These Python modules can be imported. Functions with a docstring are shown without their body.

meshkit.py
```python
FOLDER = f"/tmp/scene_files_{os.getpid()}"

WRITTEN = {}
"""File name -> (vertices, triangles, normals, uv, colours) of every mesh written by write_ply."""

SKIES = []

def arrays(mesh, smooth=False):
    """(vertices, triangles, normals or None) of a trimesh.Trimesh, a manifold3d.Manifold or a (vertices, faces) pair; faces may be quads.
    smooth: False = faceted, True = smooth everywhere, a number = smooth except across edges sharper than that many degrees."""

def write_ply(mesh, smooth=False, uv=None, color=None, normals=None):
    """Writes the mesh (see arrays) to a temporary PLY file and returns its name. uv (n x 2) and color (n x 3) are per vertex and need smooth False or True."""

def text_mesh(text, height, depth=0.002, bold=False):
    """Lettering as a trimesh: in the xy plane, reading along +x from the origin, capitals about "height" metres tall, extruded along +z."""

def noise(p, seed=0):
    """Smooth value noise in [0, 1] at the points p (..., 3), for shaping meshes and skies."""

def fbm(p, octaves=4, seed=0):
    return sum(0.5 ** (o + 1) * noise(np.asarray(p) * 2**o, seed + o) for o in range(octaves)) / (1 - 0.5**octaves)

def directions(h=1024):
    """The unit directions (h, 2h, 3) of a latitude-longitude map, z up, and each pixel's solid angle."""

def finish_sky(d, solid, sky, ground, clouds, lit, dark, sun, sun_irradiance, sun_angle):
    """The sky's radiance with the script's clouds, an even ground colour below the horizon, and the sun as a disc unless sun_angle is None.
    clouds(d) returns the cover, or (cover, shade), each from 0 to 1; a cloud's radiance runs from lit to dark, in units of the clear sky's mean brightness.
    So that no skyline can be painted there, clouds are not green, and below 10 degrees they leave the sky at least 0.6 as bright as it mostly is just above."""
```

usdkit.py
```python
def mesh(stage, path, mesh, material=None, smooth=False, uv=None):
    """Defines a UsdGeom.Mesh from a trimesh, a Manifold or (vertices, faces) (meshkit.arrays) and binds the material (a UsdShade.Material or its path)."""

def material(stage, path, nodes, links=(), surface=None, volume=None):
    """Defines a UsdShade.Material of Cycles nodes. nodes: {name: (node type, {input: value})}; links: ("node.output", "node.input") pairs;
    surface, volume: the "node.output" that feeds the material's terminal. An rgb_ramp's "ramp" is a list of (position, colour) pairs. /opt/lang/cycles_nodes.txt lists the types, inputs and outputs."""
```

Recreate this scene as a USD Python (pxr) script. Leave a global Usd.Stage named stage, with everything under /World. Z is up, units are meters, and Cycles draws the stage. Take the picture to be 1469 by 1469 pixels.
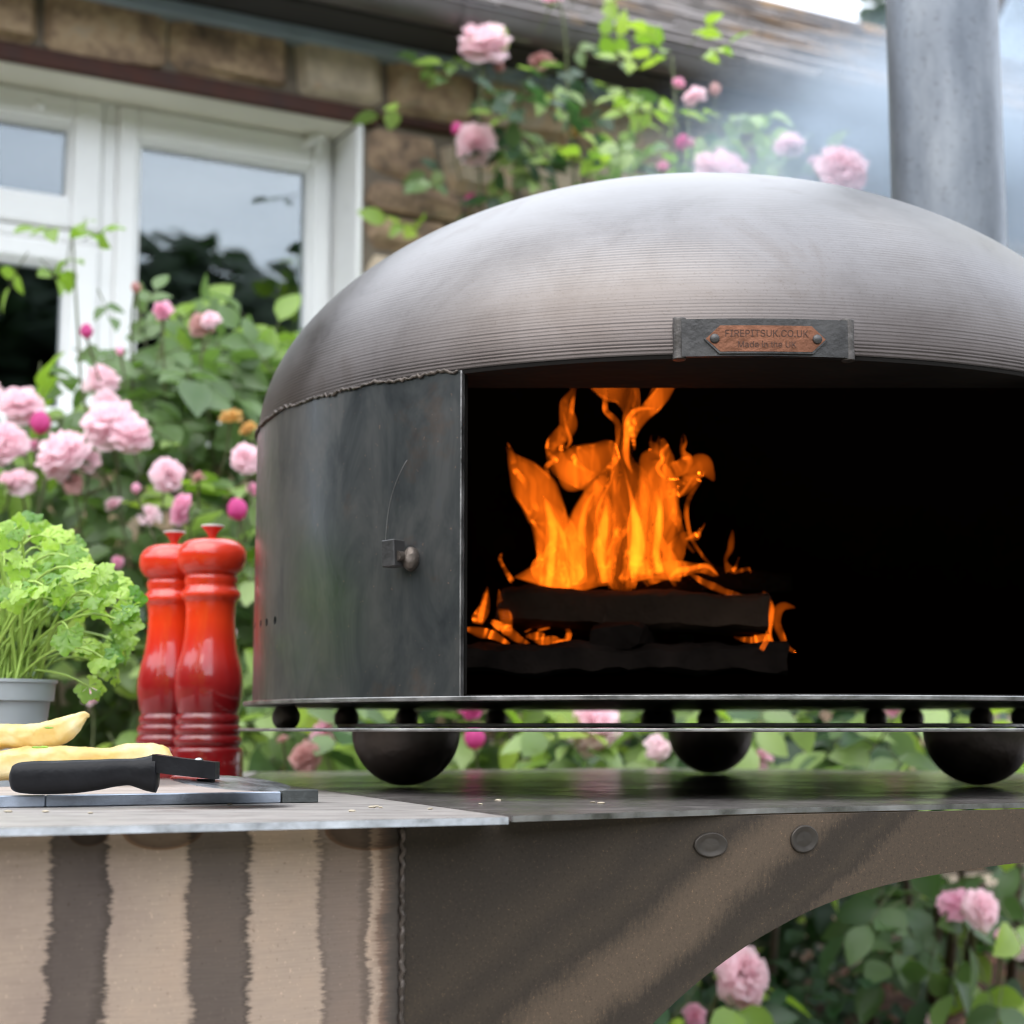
import math, random
import numpy as np, trimesh, manifold3d, shapely.geometry as sg
import usdkit, meshkit
from pxr import Usd, UsdGeom, UsdLux, UsdShade, Gf, Sdf, Vt

stage = Usd.Stage.CreateInMemory()
UsdGeom.SetStageUpAxis(stage, UsdGeom.Tokens.z)
UsdGeom.SetStageMetersPerUnit(stage, 1.0)
UsdGeom.Xform.Define(stage, '/World')
UsdGeom.Scope.Define(stage, '/World/Looks')

# ------------------------------------------------------------------ camera
F = 2450.0            # focal length in pixels of the 1469 px photograph
YH = 1044.2           # horizon row
TABLE = 0.90          # height of the table top
EYE = TABLE + 0.047
PITCH = math.atan((YH - 734.5) / F)
cam = UsdGeom.Camera.Define(stage, '/World/camera')
cam.AddTranslateOp().Set(Gf.Vec3d(0, 0, EYE))
cam.AddRotateXOp().Set(90 + math.degrees(PITCH))
cam.CreateFocalLengthAttr(50.0)
cam.CreateHorizontalApertureAttr(50.0 * 1469 / F)
cam.CreateVerticalApertureAttr(50.0 * 1469 / F)
cam.CreateClippingRangeAttr(Gf.Vec2f(0.05, 500))
cam.CreateFStopAttr(50.0 / 7.2)
cam.CreateFocusDistanceAttr(1.07)
cam.CreateExposureAttr(1.65)

# ------------------------------------------------------------------ sky and sun (bright, thinly overcast day)
SUN_EL, SUN_AZ = math.radians(56), math.radians(208)       # azimuth from +y towards +x
usdkit.material(stage, '/World/Looks/sky', {
    'sky': ('sky_texture', {'sky_type': 'single_scattering', 'sun_disc': False, 'sun_elevation': SUN_EL, 'sun_rotation': SUN_AZ}),
    'tc': ('texture_coordinate', {}),
    'mp': ('mapping', {'scale': (1, 1, 2.2)}),
    'n': ('noise_texture', {'scale': 2.3, 'detail': 6, 'roughness': 0.55, 'distortion': 0.3}),
    'shade': ('rgb_ramp', {'ramp': [(0.30, (5.6, 6.3, 7.6)), (0.52, (8.6, 9.1, 9.9)), (0.72, (13.5, 13.6, 13.8))]}),
    'mx': ('mix_color', {'fac': 0.86, 'use_clamp': False}),
    'bg': ('background_shader', {'strength': 0.115})},
    [('tc.generated', 'mp.vector'), ('mp.vector', 'n.vector'), ('n.fac', 'shade.fac'), ('sky.color', 'mx.a'), ('shade.color', 'mx.b'), ('mx.result', 'bg.color')],
    surface='bg.background')
dome_light = UsdLux.DomeLight.Define(stage, '/World/sky')
UsdShade.MaterialBindingAPI.Apply(dome_light.GetPrim()).Bind(UsdShade.Material.Get(stage, '/World/Looks/sky'))
dome_light.GetPrim().SetCustomDataByKey('kind', 'structure')
sun = UsdLux.DistantLight.Define(stage, '/World/sun')
sun.CreateNormalizeAttr(True); sun.CreateIntensityAttr(0.16); sun.CreateAngleAttr(55.0)
sun.CreateColorAttr(Gf.Vec3f(1.0, 0.96, 0.9))
sun.AddRotateZOp().Set(-math.degrees(SUN_AZ)); sun.AddRotateXOp().Set(-(90 - math.degrees(SUN_EL)))

# ------------------------------------------------------------------ geometry of the view (for reading positions off the photograph)
C = np.array([0, 0, EYE]); CP, SP = math.cos(PITCH), math.sin(PITCH)
def ray(u, v):
    x, y = (u - 734.5) / F, -(v - 734.5) / F
    return np.array([x, CP - y * SP, SP + y * CP])
def at_y(u, v, Y):
    d = ray(u, v); return C + d * (Y / d[1])
def at_z(u, v, z):
    d = ray(u, v); return C + d * ((z - EYE) / d[2])
WALL_YAW = math.radians(28); WO = np.array([0, 3.5, 0])
EA = np.array([math.cos(WALL_YAW), math.sin(WALL_YAW), 0]); EN = np.array([math.sin(WALL_YAW), -math.cos(WALL_YAW), 0])
def hp(u, v, b=0.0):                       # (along, height) on the plane b metres in front of the house wall
    d = ray(u, v); t = ((WO + EN * b - C) @ EN) / (d @ EN); p = C + d * t
    return (p - WO) @ EA, p[2]
def hw(a, b, z):                           # house coordinates to world
    return WO + EA * a + EN * b + np.array([0, 0, z])
HM = np.eye(4); HM[:3, 0], HM[:3, 1], HM[:3, 3] = EA, -EN, WO    # house frame: x along, y inward (b = -y), z up

# ------------------------------------------------------------------ helpers
used = {}
def numbered(parent, name):
    k = (parent, name); n = used.get(k, 0); used[k] = n + 1
    return name if n == 0 else f'{name}_{n:03d}'
def data(p, label=None, cat=None, group=None, kind=None):
    for k, v in (('label', label), ('category', cat), ('group', group), ('kind', kind)):
        if v: p.SetCustomDataByKey(k, v)
origin = {}
def thing(name, label, cat, loc=(0, 0, 0), group=None, kind=None):
    path = '/World/' + numbered('/World', name)
    x = UsdGeom.Xform.Define(stage, path); x.AddTranslateOp().Set(Gf.Vec3d(*map(float, loc)))
    data(x.GetPrim(), label, cat, group, kind); origin[path] = np.asarray(loc, float)
    return path
def obj(name, mesh, mat, parent='/World', smooth=False, label=None, cat=None, group=None, kind=None, uv=None):
    """mesh in world coordinates; its parent's place is taken off"""
    path = parent + '/' + numbered(parent, name)
    o = origin.get(parent, np.zeros(3))
    v, f, n = meshkit.arrays(mesh, smooth)
    m = UsdGeom.Mesh.Define(stage, path)
    m.CreatePointsAttr(Vt.Vec3fArray.FromNumpy((v - o).astype(np.float32)))
    m.CreateFaceVertexCountsAttr(Vt.IntArray.FromNumpy(np.full(len(f), 3, np.int32)))
    m.CreateFaceVertexIndicesAttr(Vt.IntArray.FromNumpy(f.astype(np.int32).ravel()))
    m.CreateSubdivisionSchemeAttr('none')
    if n is not None:
        m.CreateNormalsAttr(Vt.Vec3fArray.FromNumpy(n.astype(np.float32))); m.SetNormalsInterpolation('vertex')
    UsdShade.MaterialBindingAPI.Apply(m.GetPrim()).Bind(UsdShade.Material.Get(stage, '/World/Looks/' + mat))
    data(m.GetPrim(), label, cat, group, kind); origin[path] = o
    return path
cat_ = trimesh.util.concatenate
def T(mesh, M):
    m = mesh.copy(); m.apply_transform(M); return m
def tri(v, f):
    return trimesh.Trimesh(np.asarray(v, float), np.asarray(f, int), process=False)
def box(x0, x1, y0, y1, z0, z1, c=0.0):
    """a box with chamfered edges"""
    if c <= 0:
        m = trimesh.creation.box((x1 - x0, y1 - y0, z1 - z0)); m.apply_translation(((x0 + x1) / 2, (y0 + y1) / 2, (z0 + z1) / 2)); return m
    c = min(c, (x1 - x0) * .45, (y1 - y0) * .45, (z1 - z0) * .45)
    p = []
    for sx, X in ((1, x0), (-1, x1)):
        for sy, Y in ((1, y0), (-1, y1)):
            for sz, Z in ((1, z0), (-1, z1)):
                p += [(X, Y + sy * c, Z + sz * c), (X + sx * c, Y, Z + sz * c), (X + sx * c, Y + sy * c, Z)]
    return trimesh.convex.convex_hull(np.array(p))
def hbox(a0, a1, b0, b1, z0, z1, c=0.004):
    return T(box(a0, a1, -b1, -b0, z0, z1, c), HM)
def frame_t(p):
    t = np.gradient(p, axis=0); t /= np.linalg.norm(t, axis=1, keepdims=True) + 1e-12
    return t
def tube(p, r, sides=8, cap=True):
    p = np.asarray(p, float); r = np.broadcast_to(np.asarray(r, float), (len(p),)); t = frame_t(p)
    a = np.cross(t, [0.3, 0.2, 1.0] if abs(t[0][2]) < .8 else [1.0, .1, 0.05]); a /= np.linalg.norm(a, axis=1, keepdims=True) + 1e-12
    b = np.cross(t, a); ang = np.arange(sides) * 2 * np.pi / sides
    v = p[:, None] + r[:, None, None] * (np.cos(ang)[None, :, None] * a[:, None] + np.sin(ang)[None, :, None] * b[:, None])
    return skin(v, cap)
def skin(v, cap=True):
    n, s = v.shape[:2]; i, j = np.meshgrid(np.arange(n - 1), np.arange(s), indexing='ij'); k = (j + 1) % s
    q = np.stack([i * s + j, i * s + k, (i + 1) * s + k, (i + 1) * s + j], -1).reshape(-1, 4)
    f = np.vstack([q[:, [0, 1, 2]], q[:, [0, 2, 3]]]); V = v.reshape(-1, 3)
    if cap:
        V = np.vstack([V, v[0].mean(0), v[-1].mean(0)]); m = len(V); j = np.arange(s); k = (j + 1) % s
        f = np.vstack([f, np.stack([np.full(s, m - 2), k, j], 1), np.stack([np.full(s, m - 1), (n - 1) * s + j, (n - 1) * s + k], 1)])
    return tri(V, f)
def lathe(prof, sides=64, centre=(0, 0, 0)):
    prof = np.asarray(prof, float); a = np.arange(sides) * 2 * np.pi / sides
    v = np.stack([prof[:, 0, None] * np.cos(a), prof[:, 0, None] * np.sin(a), np.repeat(prof[:, 1, None], sides, 1)], -1) + np.asarray(centre)
    return skin(v, True)
def spline(pts, n):
    p = np.asarray(pts, float)
    from scipy.interpolate import CubicSpline, PchipInterpolator
    t = np.r_[0, np.cumsum(np.linalg.norm(np.diff(p[:, :2], axis=0), axis=1) + 1e-9)]
    return PchipInterpolator(t, p)(np.linspace(0, t[-1], n))
def extrude(poly, z0, z1):
    m = trimesh.creation.extrude_polygon(sg.Polygon(poly), z1 - z0, engine='earcut'); m.apply_translation((0, 0, z0)); return m
def rot(axis, ang, point=(0, 0, 0)):
    return trimesh.transformations.rotation_matrix(ang, axis, point)
def place(o, x, y, z):
    M = np.eye(4); M[:3, 0], M[:3, 1], M[:3, 2], M[:3, 3] = x, y, z, o; return M
def unit(v):
    v = np.asarray(v, float); return v / (np.linalg.norm(v) + 1e-12)
def jitter(m, amp, scale, seed=0, octaves=3):
    m = m.copy(); n = np.stack([meshkit.fbm(m.vertices * scale + 7.3 * k, octaves, seed + 11 * k) - .5 for k in range(3)], 1)
    m.vertices = m.vertices + n * 2 * amp; return m

# ------------------------------------------------------------------ materials
def mat(name, nodes, links=(), surface='p.BSDF', volume=None):
    return usdkit.material(stage, '/World/Looks/' + name, nodes, links, surface, volume)
def plain(name, col, rough=.6, metal=0., var=.25, scale=12, bump=.0, bscale=None, spec=.5, rand=0., coat=0.):
    """a colour with mottling, roughness variation and fine relief; rand = brightness change between repeats"""
    col = np.array(col)
    nodes = {'g': ('geometry', {}), 'n': ('noise_texture', {'scale': scale, 'detail': 6, 'roughness': .6}),
             'r': ('rgb_ramp', {'ramp': [(.25, col * (1 - var)), (.75, np.minimum(col * (1 + var), 1))]}),
             'rr': ('map_range', {'from_min': .3, 'from_max': .7, 'to_min': max(rough - .1, .03), 'to_max': min(rough + .1, 1)}),
             'p': ('principled_bsdf', {'metallic': metal, 'specular_ior_level': spec, 'coat_weight': coat})}
    links = [('g.position', 'n.vector'), ('n.fac', 'r.fac'), ('n.fac', 'rr.value'), ('rr.result', 'p.roughness')]
    src = 'r.color'
    if rand:
        nodes |= {'oi': ('object_info', {}), 'mr': ('map_range', {'to_min': 1 - rand, 'to_max': 1 + rand}), 'hv': ('hsv', {})}
        links += [('oi.random', 'mr.value'), ('mr.result', 'hv.value'), (src, 'hv.color')]; src = 'hv.color'
    links.append((src, 'p.base_color'))
    if bump:
        nodes |= {'bn': ('noise_texture', {'scale': bscale or scale * 6, 'detail': 5}), 'b': ('bump', {'strength': 1.0, 'distance': bump})}
        links += [('g.position', 'bn.vector'), ('bn.fac', 'b.height'), ('b.normal', 'p.normal')]
    mat(name, nodes, links)

# oven metals -------------------------------------------------------
mat('dome_steel', {           # spun steel: concentric tool lines, browner and darker low down, painting in the dark treeline's reflection
    'tc': ('texture_coordinate', {}), 'xyz': ('separate_xyz', {}),
    'x2': ('math', {'math_type': 'multiply'}), 'y2': ('math', {'math_type': 'multiply'}), 's': ('math', {'math_type': 'add'}), 'r': ('math', {'math_type': 'sqrt'}),
    'zz': ('math', {'math_type': 'multiply', 'value2': 1.7}), 'at': ('math', {'math_type': 'arctan2'}), 'k': ('math', {'math_type': 'multiply', 'value2': 104.0}),
    'cv': ('combine_xyz', {}), 'ln': ('noise_texture', {'scale': 1.0, 'detail': 3, 'roughness': .65}),
    'wn': ('math', {'math_type': 'multiply', 'value2': 5.2}), 'sn': ('math', {'math_type': 'sine'}), 'sa': ('math', {'math_type': 'multiply', 'value2': .15}), 'hs': ('math', {'math_type': 'add'}),
    'bm': ('bump', {'strength': .5, 'distance': .0007}),
    'pn': ('noise_texture', {'scale': 9, 'detail': 7, 'roughness': .65, 'distortion': .4}),
    'pr': ('rgb_ramp', {'ramp': [(.25, (.135, .125, .120)), (.45, (.180, .172, .168)), (.6, (.22, .214, .213)), (.78, (.165, .149, .138))]}),
    'lc': ('rgb_ramp', {'ramp': [(.3, (.88, .87, .86)), (.65, (1, 1, 1))]}),
    'm': ('mix_color', {'blend_type': 'multiply', 'fac': .8}),
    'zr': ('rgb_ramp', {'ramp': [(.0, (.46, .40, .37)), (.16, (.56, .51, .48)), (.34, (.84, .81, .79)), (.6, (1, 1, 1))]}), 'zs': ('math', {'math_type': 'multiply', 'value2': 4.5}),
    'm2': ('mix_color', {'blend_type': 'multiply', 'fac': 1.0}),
    'sp': ('noise_texture', {'scale': 600, 'detail': 2}), 'spr': ('rgb_ramp', {'ramp': [(.30, (.5, .42, .36)), (.40, (1, 1, 1))]}), 'm3': ('mix_color', {'blend_type': 'multiply', 'fac': .3}),
    'rr': ('map_range', {'from_min': .3, 'from_max': .7, 'to_min': .31, 'to_max': .46}),
    'p': ('principled_bsdf', {'metallic': 1.0})},
    [('tc.object', 'xyz.vector'), ('xyz.x', 'x2.value1'), ('xyz.x', 'x2.value2'), ('xyz.y', 'y2.value1'), ('xyz.y', 'y2.value2'), ('x2.value', 's.value1'), ('y2.value', 's.value2'), ('s.value', 'r.value1'),
     ('xyz.z', 'zz.value1'), ('zz.value', 'at.value1'), ('r.value', 'at.value2'), ('at.value', 'k.value1'), ('k.value', 'cv.x'), ('cv.vector', 'ln.vector'),
     ('k.value', 'wn.value1'), ('wn.value', 'sn.value1'), ('sn.value', 'sa.value1'), ('sa.value', 'hs.value1'), ('ln.fac', 'hs.value2'), ('hs.value', 'bm.height'), ('bm.normal', 'p.normal'),
     ('tc.object', 'pn.vector'), ('pn.fac', 'pr.fac'), ('ln.fac', 'lc.fac'), ('pr.color', 'm.a'), ('lc.color', 'm.b'),
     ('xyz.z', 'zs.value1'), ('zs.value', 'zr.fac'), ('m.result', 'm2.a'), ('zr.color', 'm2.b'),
     ('tc.object', 'sp.vector'), ('sp.fac', 'spr.fac'), ('m2.result', 'm3.a'), ('spr.color', 'm3.b'), ('m3.result', 'p.base_color'),
     ('pn.fac', 'rr.value'), ('rr.result', 'p.roughness')])
mat('panel_steel', {          # blued mill-scale sheet with specks, vertical smears and a few rust blooms
    'tc': ('texture_coordinate', {}), 'mp': ('mapping', {'scale': (1, 1, .45)}),
    'n': ('noise_texture', {'scale': 26, 'detail': 7, 'roughness': .62, 'distortion': .5}),
    'r': ('rgb_ramp', {'ramp': [(.25, (.066, .072, .077)), (.45, (.09, .095, .095)), (.6, (.115, .113, .108)), (.78, (.078, .084, .09))]}),
    'n2': ('noise_texture', {'scale': 11, 'detail': 8, 'roughness': .7}), 'r2': ('rgb_ramp', {'ramp': [(.60, (0, 0, 0)), (.66, (.45, .45, .45)), (.70, (.1, .1, .1)), (.8, (.3, .3, .3))]}),
    'm': ('mix_color', {'b': (.13, .085, .062)}),
    'sp': ('noise_texture', {'scale': 300, 'detail': 2}), 'sr': ('rgb_ramp', {'ramp': [(.70, (0, 0, 0)), (.76, (1, 1, 1))]}), 'm2': ('mix_color', {'b': (.25, .18, .14)}),
    'rr': ('map_range', {'from_min': .3, 'from_max': .7, 'to_min': .22, 'to_max': .36}),
    'bm': ('bump', {'strength': .3, 'distance': .0006}),
    'p': ('principled_bsdf', {'metallic': .85})},
    [('tc.object', 'mp.vector'), ('mp.vector', 'n.vector'), ('n.fac', 'r.fac'), ('tc.object', 'n2.vector'), ('n2.fac', 'r2.fac'), ('r2.color', 'm.fac'), ('r.color', 'm.a'),
     ('tc.object', 'sp.vector'), ('sp.fac', 'sr.fac'), ('sr.color', 'm2.fac'), ('m.result', 'm2.a'), ('m2.result', 'p.base_color'),
     ('n.fac', 'rr.value'), ('rr.result', 'p.roughness'), ('n2.fac', 'bm.height'), ('bm.normal', 'p.normal')])
plain('soot', (.008, .007, .006), .9, 0, .4, 14, .001, spec=.1)
plain('edge_steel', (.30, .29, .28), .38, 1, .45, 34, .0005, 220)
plain('foot_steel', (.13, .108, .098), .46, .75, .5, 24, .0008, 130)
plain('spot_steel', (.050, .043, .036), .5, .7, .4, 50)
plain('lit_ball_steel', (.42, .40, .38), .5, .35, .4, 60, .0004)  # paler steel for the leftmost ball alone: its catching the light is painted
plain('weld', (.095, .078, .066), .45, .8, .5, 70, .001, 260)
plain('plaque_steel', (.070, .067, .065), .45, .8, .35, 40, .0004)
plain('copper', (.24, .105, .062), .42, .9, .4, 45, .0003)
plain('etched', (.085, .042, .030), .6, .5, .3, 60)
plain('plate_bead', (.105, .095, .088), .45, .85, .35, 90, .0005, 300)
plain('scratch', (.22, .21, .205), .4, .9, .3, 60)
plain('rusty_steel', (.16, .06, .028), .6, .5, .5, 40, .0006)
mat('flue_steel', {
    'g': ('geometry', {}), 'mp': ('mapping', {'scale': (1, 1, .35)}), 'n': ('noise_texture', {'scale': 22, 'detail': 8, 'roughness': .68}),
    'r': ('rgb_ramp', {'ramp': [(.25, (.12, .132, .15)), (.5, (.18, .195, .215)), (.75, (.26, .275, .29))]}),
    'sp': ('noise_texture', {'scale': 150, 'detail': 3}), 'sr': ('rgb_ramp', {'ramp': [(.32, (.4, .34, .3)), (.42, (1, 1, 1))]}), 'm': ('mix_color', {'blend_type': 'multiply', 'fac': .3}),
    'bm': ('bump', {'strength': .25, 'distance': .0006}), 'p': ('principled_bsdf', {'metallic': .9, 'roughness': .45})},
    [('g.position', 'mp.vector'), ('mp.vector', 'n.vector'), ('n.fac', 'r.fac'), ('r.color', 'm.a'), ('g.position', 'sp.vector'), ('sp.fac', 'sr.fac'), ('sr.color', 'm.b'), ('m.result', 'p.base_color'), ('n.fac', 'bm.height'), ('bm.normal', 'p.normal')])

# table metals -------------------------------------------------------
TA, TB = at_z(0, 1197, TABLE - .004), at_z(735, 1177, TABLE - .004)
TDIR = unit(TB - TA); TN = unit(np.cross(TDIR, [0, 0, 1.0]))        # along the front edge, towards the viewer
PO = TA - TN * .004                                                # a point of the front panel's face
def panel(u, v):                                                   # (along, height) on the front panel's face
    d = ray(u, v); p = C + d * (((PO - C) @ TN) / (d @ TN)); return (p - PO) @ TDIR, p[2]
def stops(us, v=1330):
    return [panel(u, v)[0] for u in us]
yaw_t = math.atan2(TDIR[1], TDIR[0])
S0, S1 = -.45, .25
def fr(s): return (s - S0) / (S1 - S0)
L, Dk = (.52, .40, .315), (.165, .130, .110)
band = []
for (u0, u1, c) in ((62, 152, Dk), (266, 361, Dk), (458, 528, (.27, .21, .175))):
    a, b = stops((u0, u1)); e = .0005
    band += [(fr(a - e), L), (fr(a + e), np.array(c) * .62), (fr(a + .0015), np.array(c) * .66), (fr(a + .0026), np.array(c) * .95), (fr(b - .0045), c), (fr(b - .0036), np.array(c) * .74), (fr(b - e), np.array(c) * .66), (fr(b + e), L)]
a, b = stops((545, 562))
band += [(fr(a - .003), L), (fr(a), (.25, .17, .13)), (fr(b), (.10, .085, .075)), (1, (.1, .085, .075))]
TINTS = [(234, 1190, .0215, .0105), (128, 1190, .011, .0085), (535, 1188, .028, .012)]
mat('bronze_panel', {
    'g': ('geometry', {}), 'sub': ('mapping', {'mapping_type': 'point', 'location': tuple(-PO)}), 'rotv': ('mapping', {'rotation': (0, 0, -yaw_t)}),
    'xyz': ('separate_xyz', {}),
    'nm': ('mapping', {'scale': (1, 1, .9)}), 'n': ('noise_texture', {'scale': 24, 'detail': 5, 'roughness': .6}), 'fm': ('mapping', {'scale': (70, 70, 620)}), 'nf': ('noise_texture', {'scale': 1, 'detail': 3, 'roughness': .65}),
    'na': ('map_range', {'from_min': .2, 'from_max': .8, 'to_min': -.0065, 'to_max': .0065}), 'nb': ('map_range', {'from_min': .2, 'from_max': .8, 'to_min': -.0032, 'to_max': .0032}),
    'a1': ('math', {'math_type': 'add'}), 'a2': ('math', {'math_type': 'add'}), 'fr': ('map_range', {'from_min': S0, 'from_max': S1, 'to_min': 0, 'to_max': 1}),
    'r': ('rgb_ramp', {'ramp': band}),
    'mo': ('noise_texture', {'scale': 7, 'detail': 6, 'roughness': .6}), 'mr': ('rgb_ramp', {'ramp': [(.3, (.68, .66, .70)), (.5, (.93, .92, .92)), (.7, (1.12, 1.04, .98))]}), 'm': ('mix_color', {'blend_type': 'multiply', 'fac': 1, 'use_clamp': False}),
    'gm': ('mapping', {'scale': (55, 55, 1300)}), 'gn': ('noise_texture', {'scale': 1, 'detail': 3}), 'gr': ('rgb_ramp', {'ramp': [(.30, (.94, .935, .93)), (.5, (1, 1, 1)), (.68, (1.05, 1.05, 1.04))]}), 'm2': ('mix_color', {'blend_type': 'multiply', 'fac': 1, 'use_clamp': False}),
    'sp': ('noise_texture', {'scale': 500, 'detail': 3, 'roughness': .7}), 'sr': ('rgb_ramp', {'ramp': [(.28, (.55, .5, .46)), (.36, (1, 1, 1)), (.63, (1, 1, 1)), (.72, (1.6, 1.55, 1.5))]}), 'm3': ('mix_color', {'blend_type': 'multiply', 'fac': .8, 'use_clamp': False}),
    **{f'hm{i}': ('mapping', {'location': (-panel(u, v)[0] / rx, 0, -(panel(u, v)[1] - PO[2]) / rz), 'scale': (1 / rx, 0, 1 / rz)}) for i, (u, v, rx, rz) in enumerate(TINTS)},
    **{f'hg{i}': ('gradient_texture', {'gradient_type': 'spherical'}) for i in range(len(TINTS))}, **{f'hr{i}': ('rgb_ramp', {'ramp': [(0, (1, 1, 1)), (.04, (.66, .48, .36)), (.16, (.30, .25, .22)), (.45, (.42, .38, .35)), (1, (.36, .33, .31))]}) for i in range(len(TINTS))},
    **{f'hx{i}': ('mix_color', {'blend_type': 'multiply', 'fac': .9, 'use_clamp': False}) for i in range(len(TINTS))},
    'bm': ('bump', {'strength': .25, 'distance': .0005}),
    'p': ('principled_bsdf', {'metallic': .62, 'roughness': .42})},
    [('g.position', 'sub.vector'), ('sub.vector', 'rotv.vector'), ('rotv.vector', 'xyz.vector'), ('g.position', 'nm.vector'), ('nm.vector', 'n.vector'), ('g.position', 'fm.vector'), ('fm.vector', 'nf.vector'),
     ('n.fac', 'na.value'), ('nf.fac', 'nb.value'), ('xyz.x', 'a1.value1'), ('na.result', 'a1.value2'), ('a1.value', 'a2.value1'), ('nb.result', 'a2.value2'), ('a2.value', 'fr.value'), ('fr.result', 'r.fac'),
     ('g.position', 'mo.vector'), ('mo.fac', 'mr.fac'), ('r.color', 'm.a'), ('mr.color', 'm.b'),
     ('g.position', 'gm.vector'), ('gm.vector', 'gn.vector'), ('gn.fac', 'gr.fac'), ('m.result', 'm2.a'), ('gr.color', 'm2.b'),
     ('g.position', 'sp.vector'), ('sp.fac', 'sr.fac'), ('m2.result', 'm3.a'), ('sr.color', 'm3.b')] + [x for i in range(len(TINTS)) for x in (('rotv.vector', f'hm{i}.vector'), (f'hm{i}.vector', f'hg{i}.vector'), (f'hg{i}.fac', f'hr{i}.fac'), (f'hr{i}.color', f'hx{i}.b'), ('m3.result' if i == 0 else f'hx{i - 1}.result', f'hx{i}.a'))] +
    [(f'hx{len(TINTS) - 1}.result', 'p.base_color'), ('nf.fac', 'bm.height'), ('bm.normal', 'p.normal')])
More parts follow.
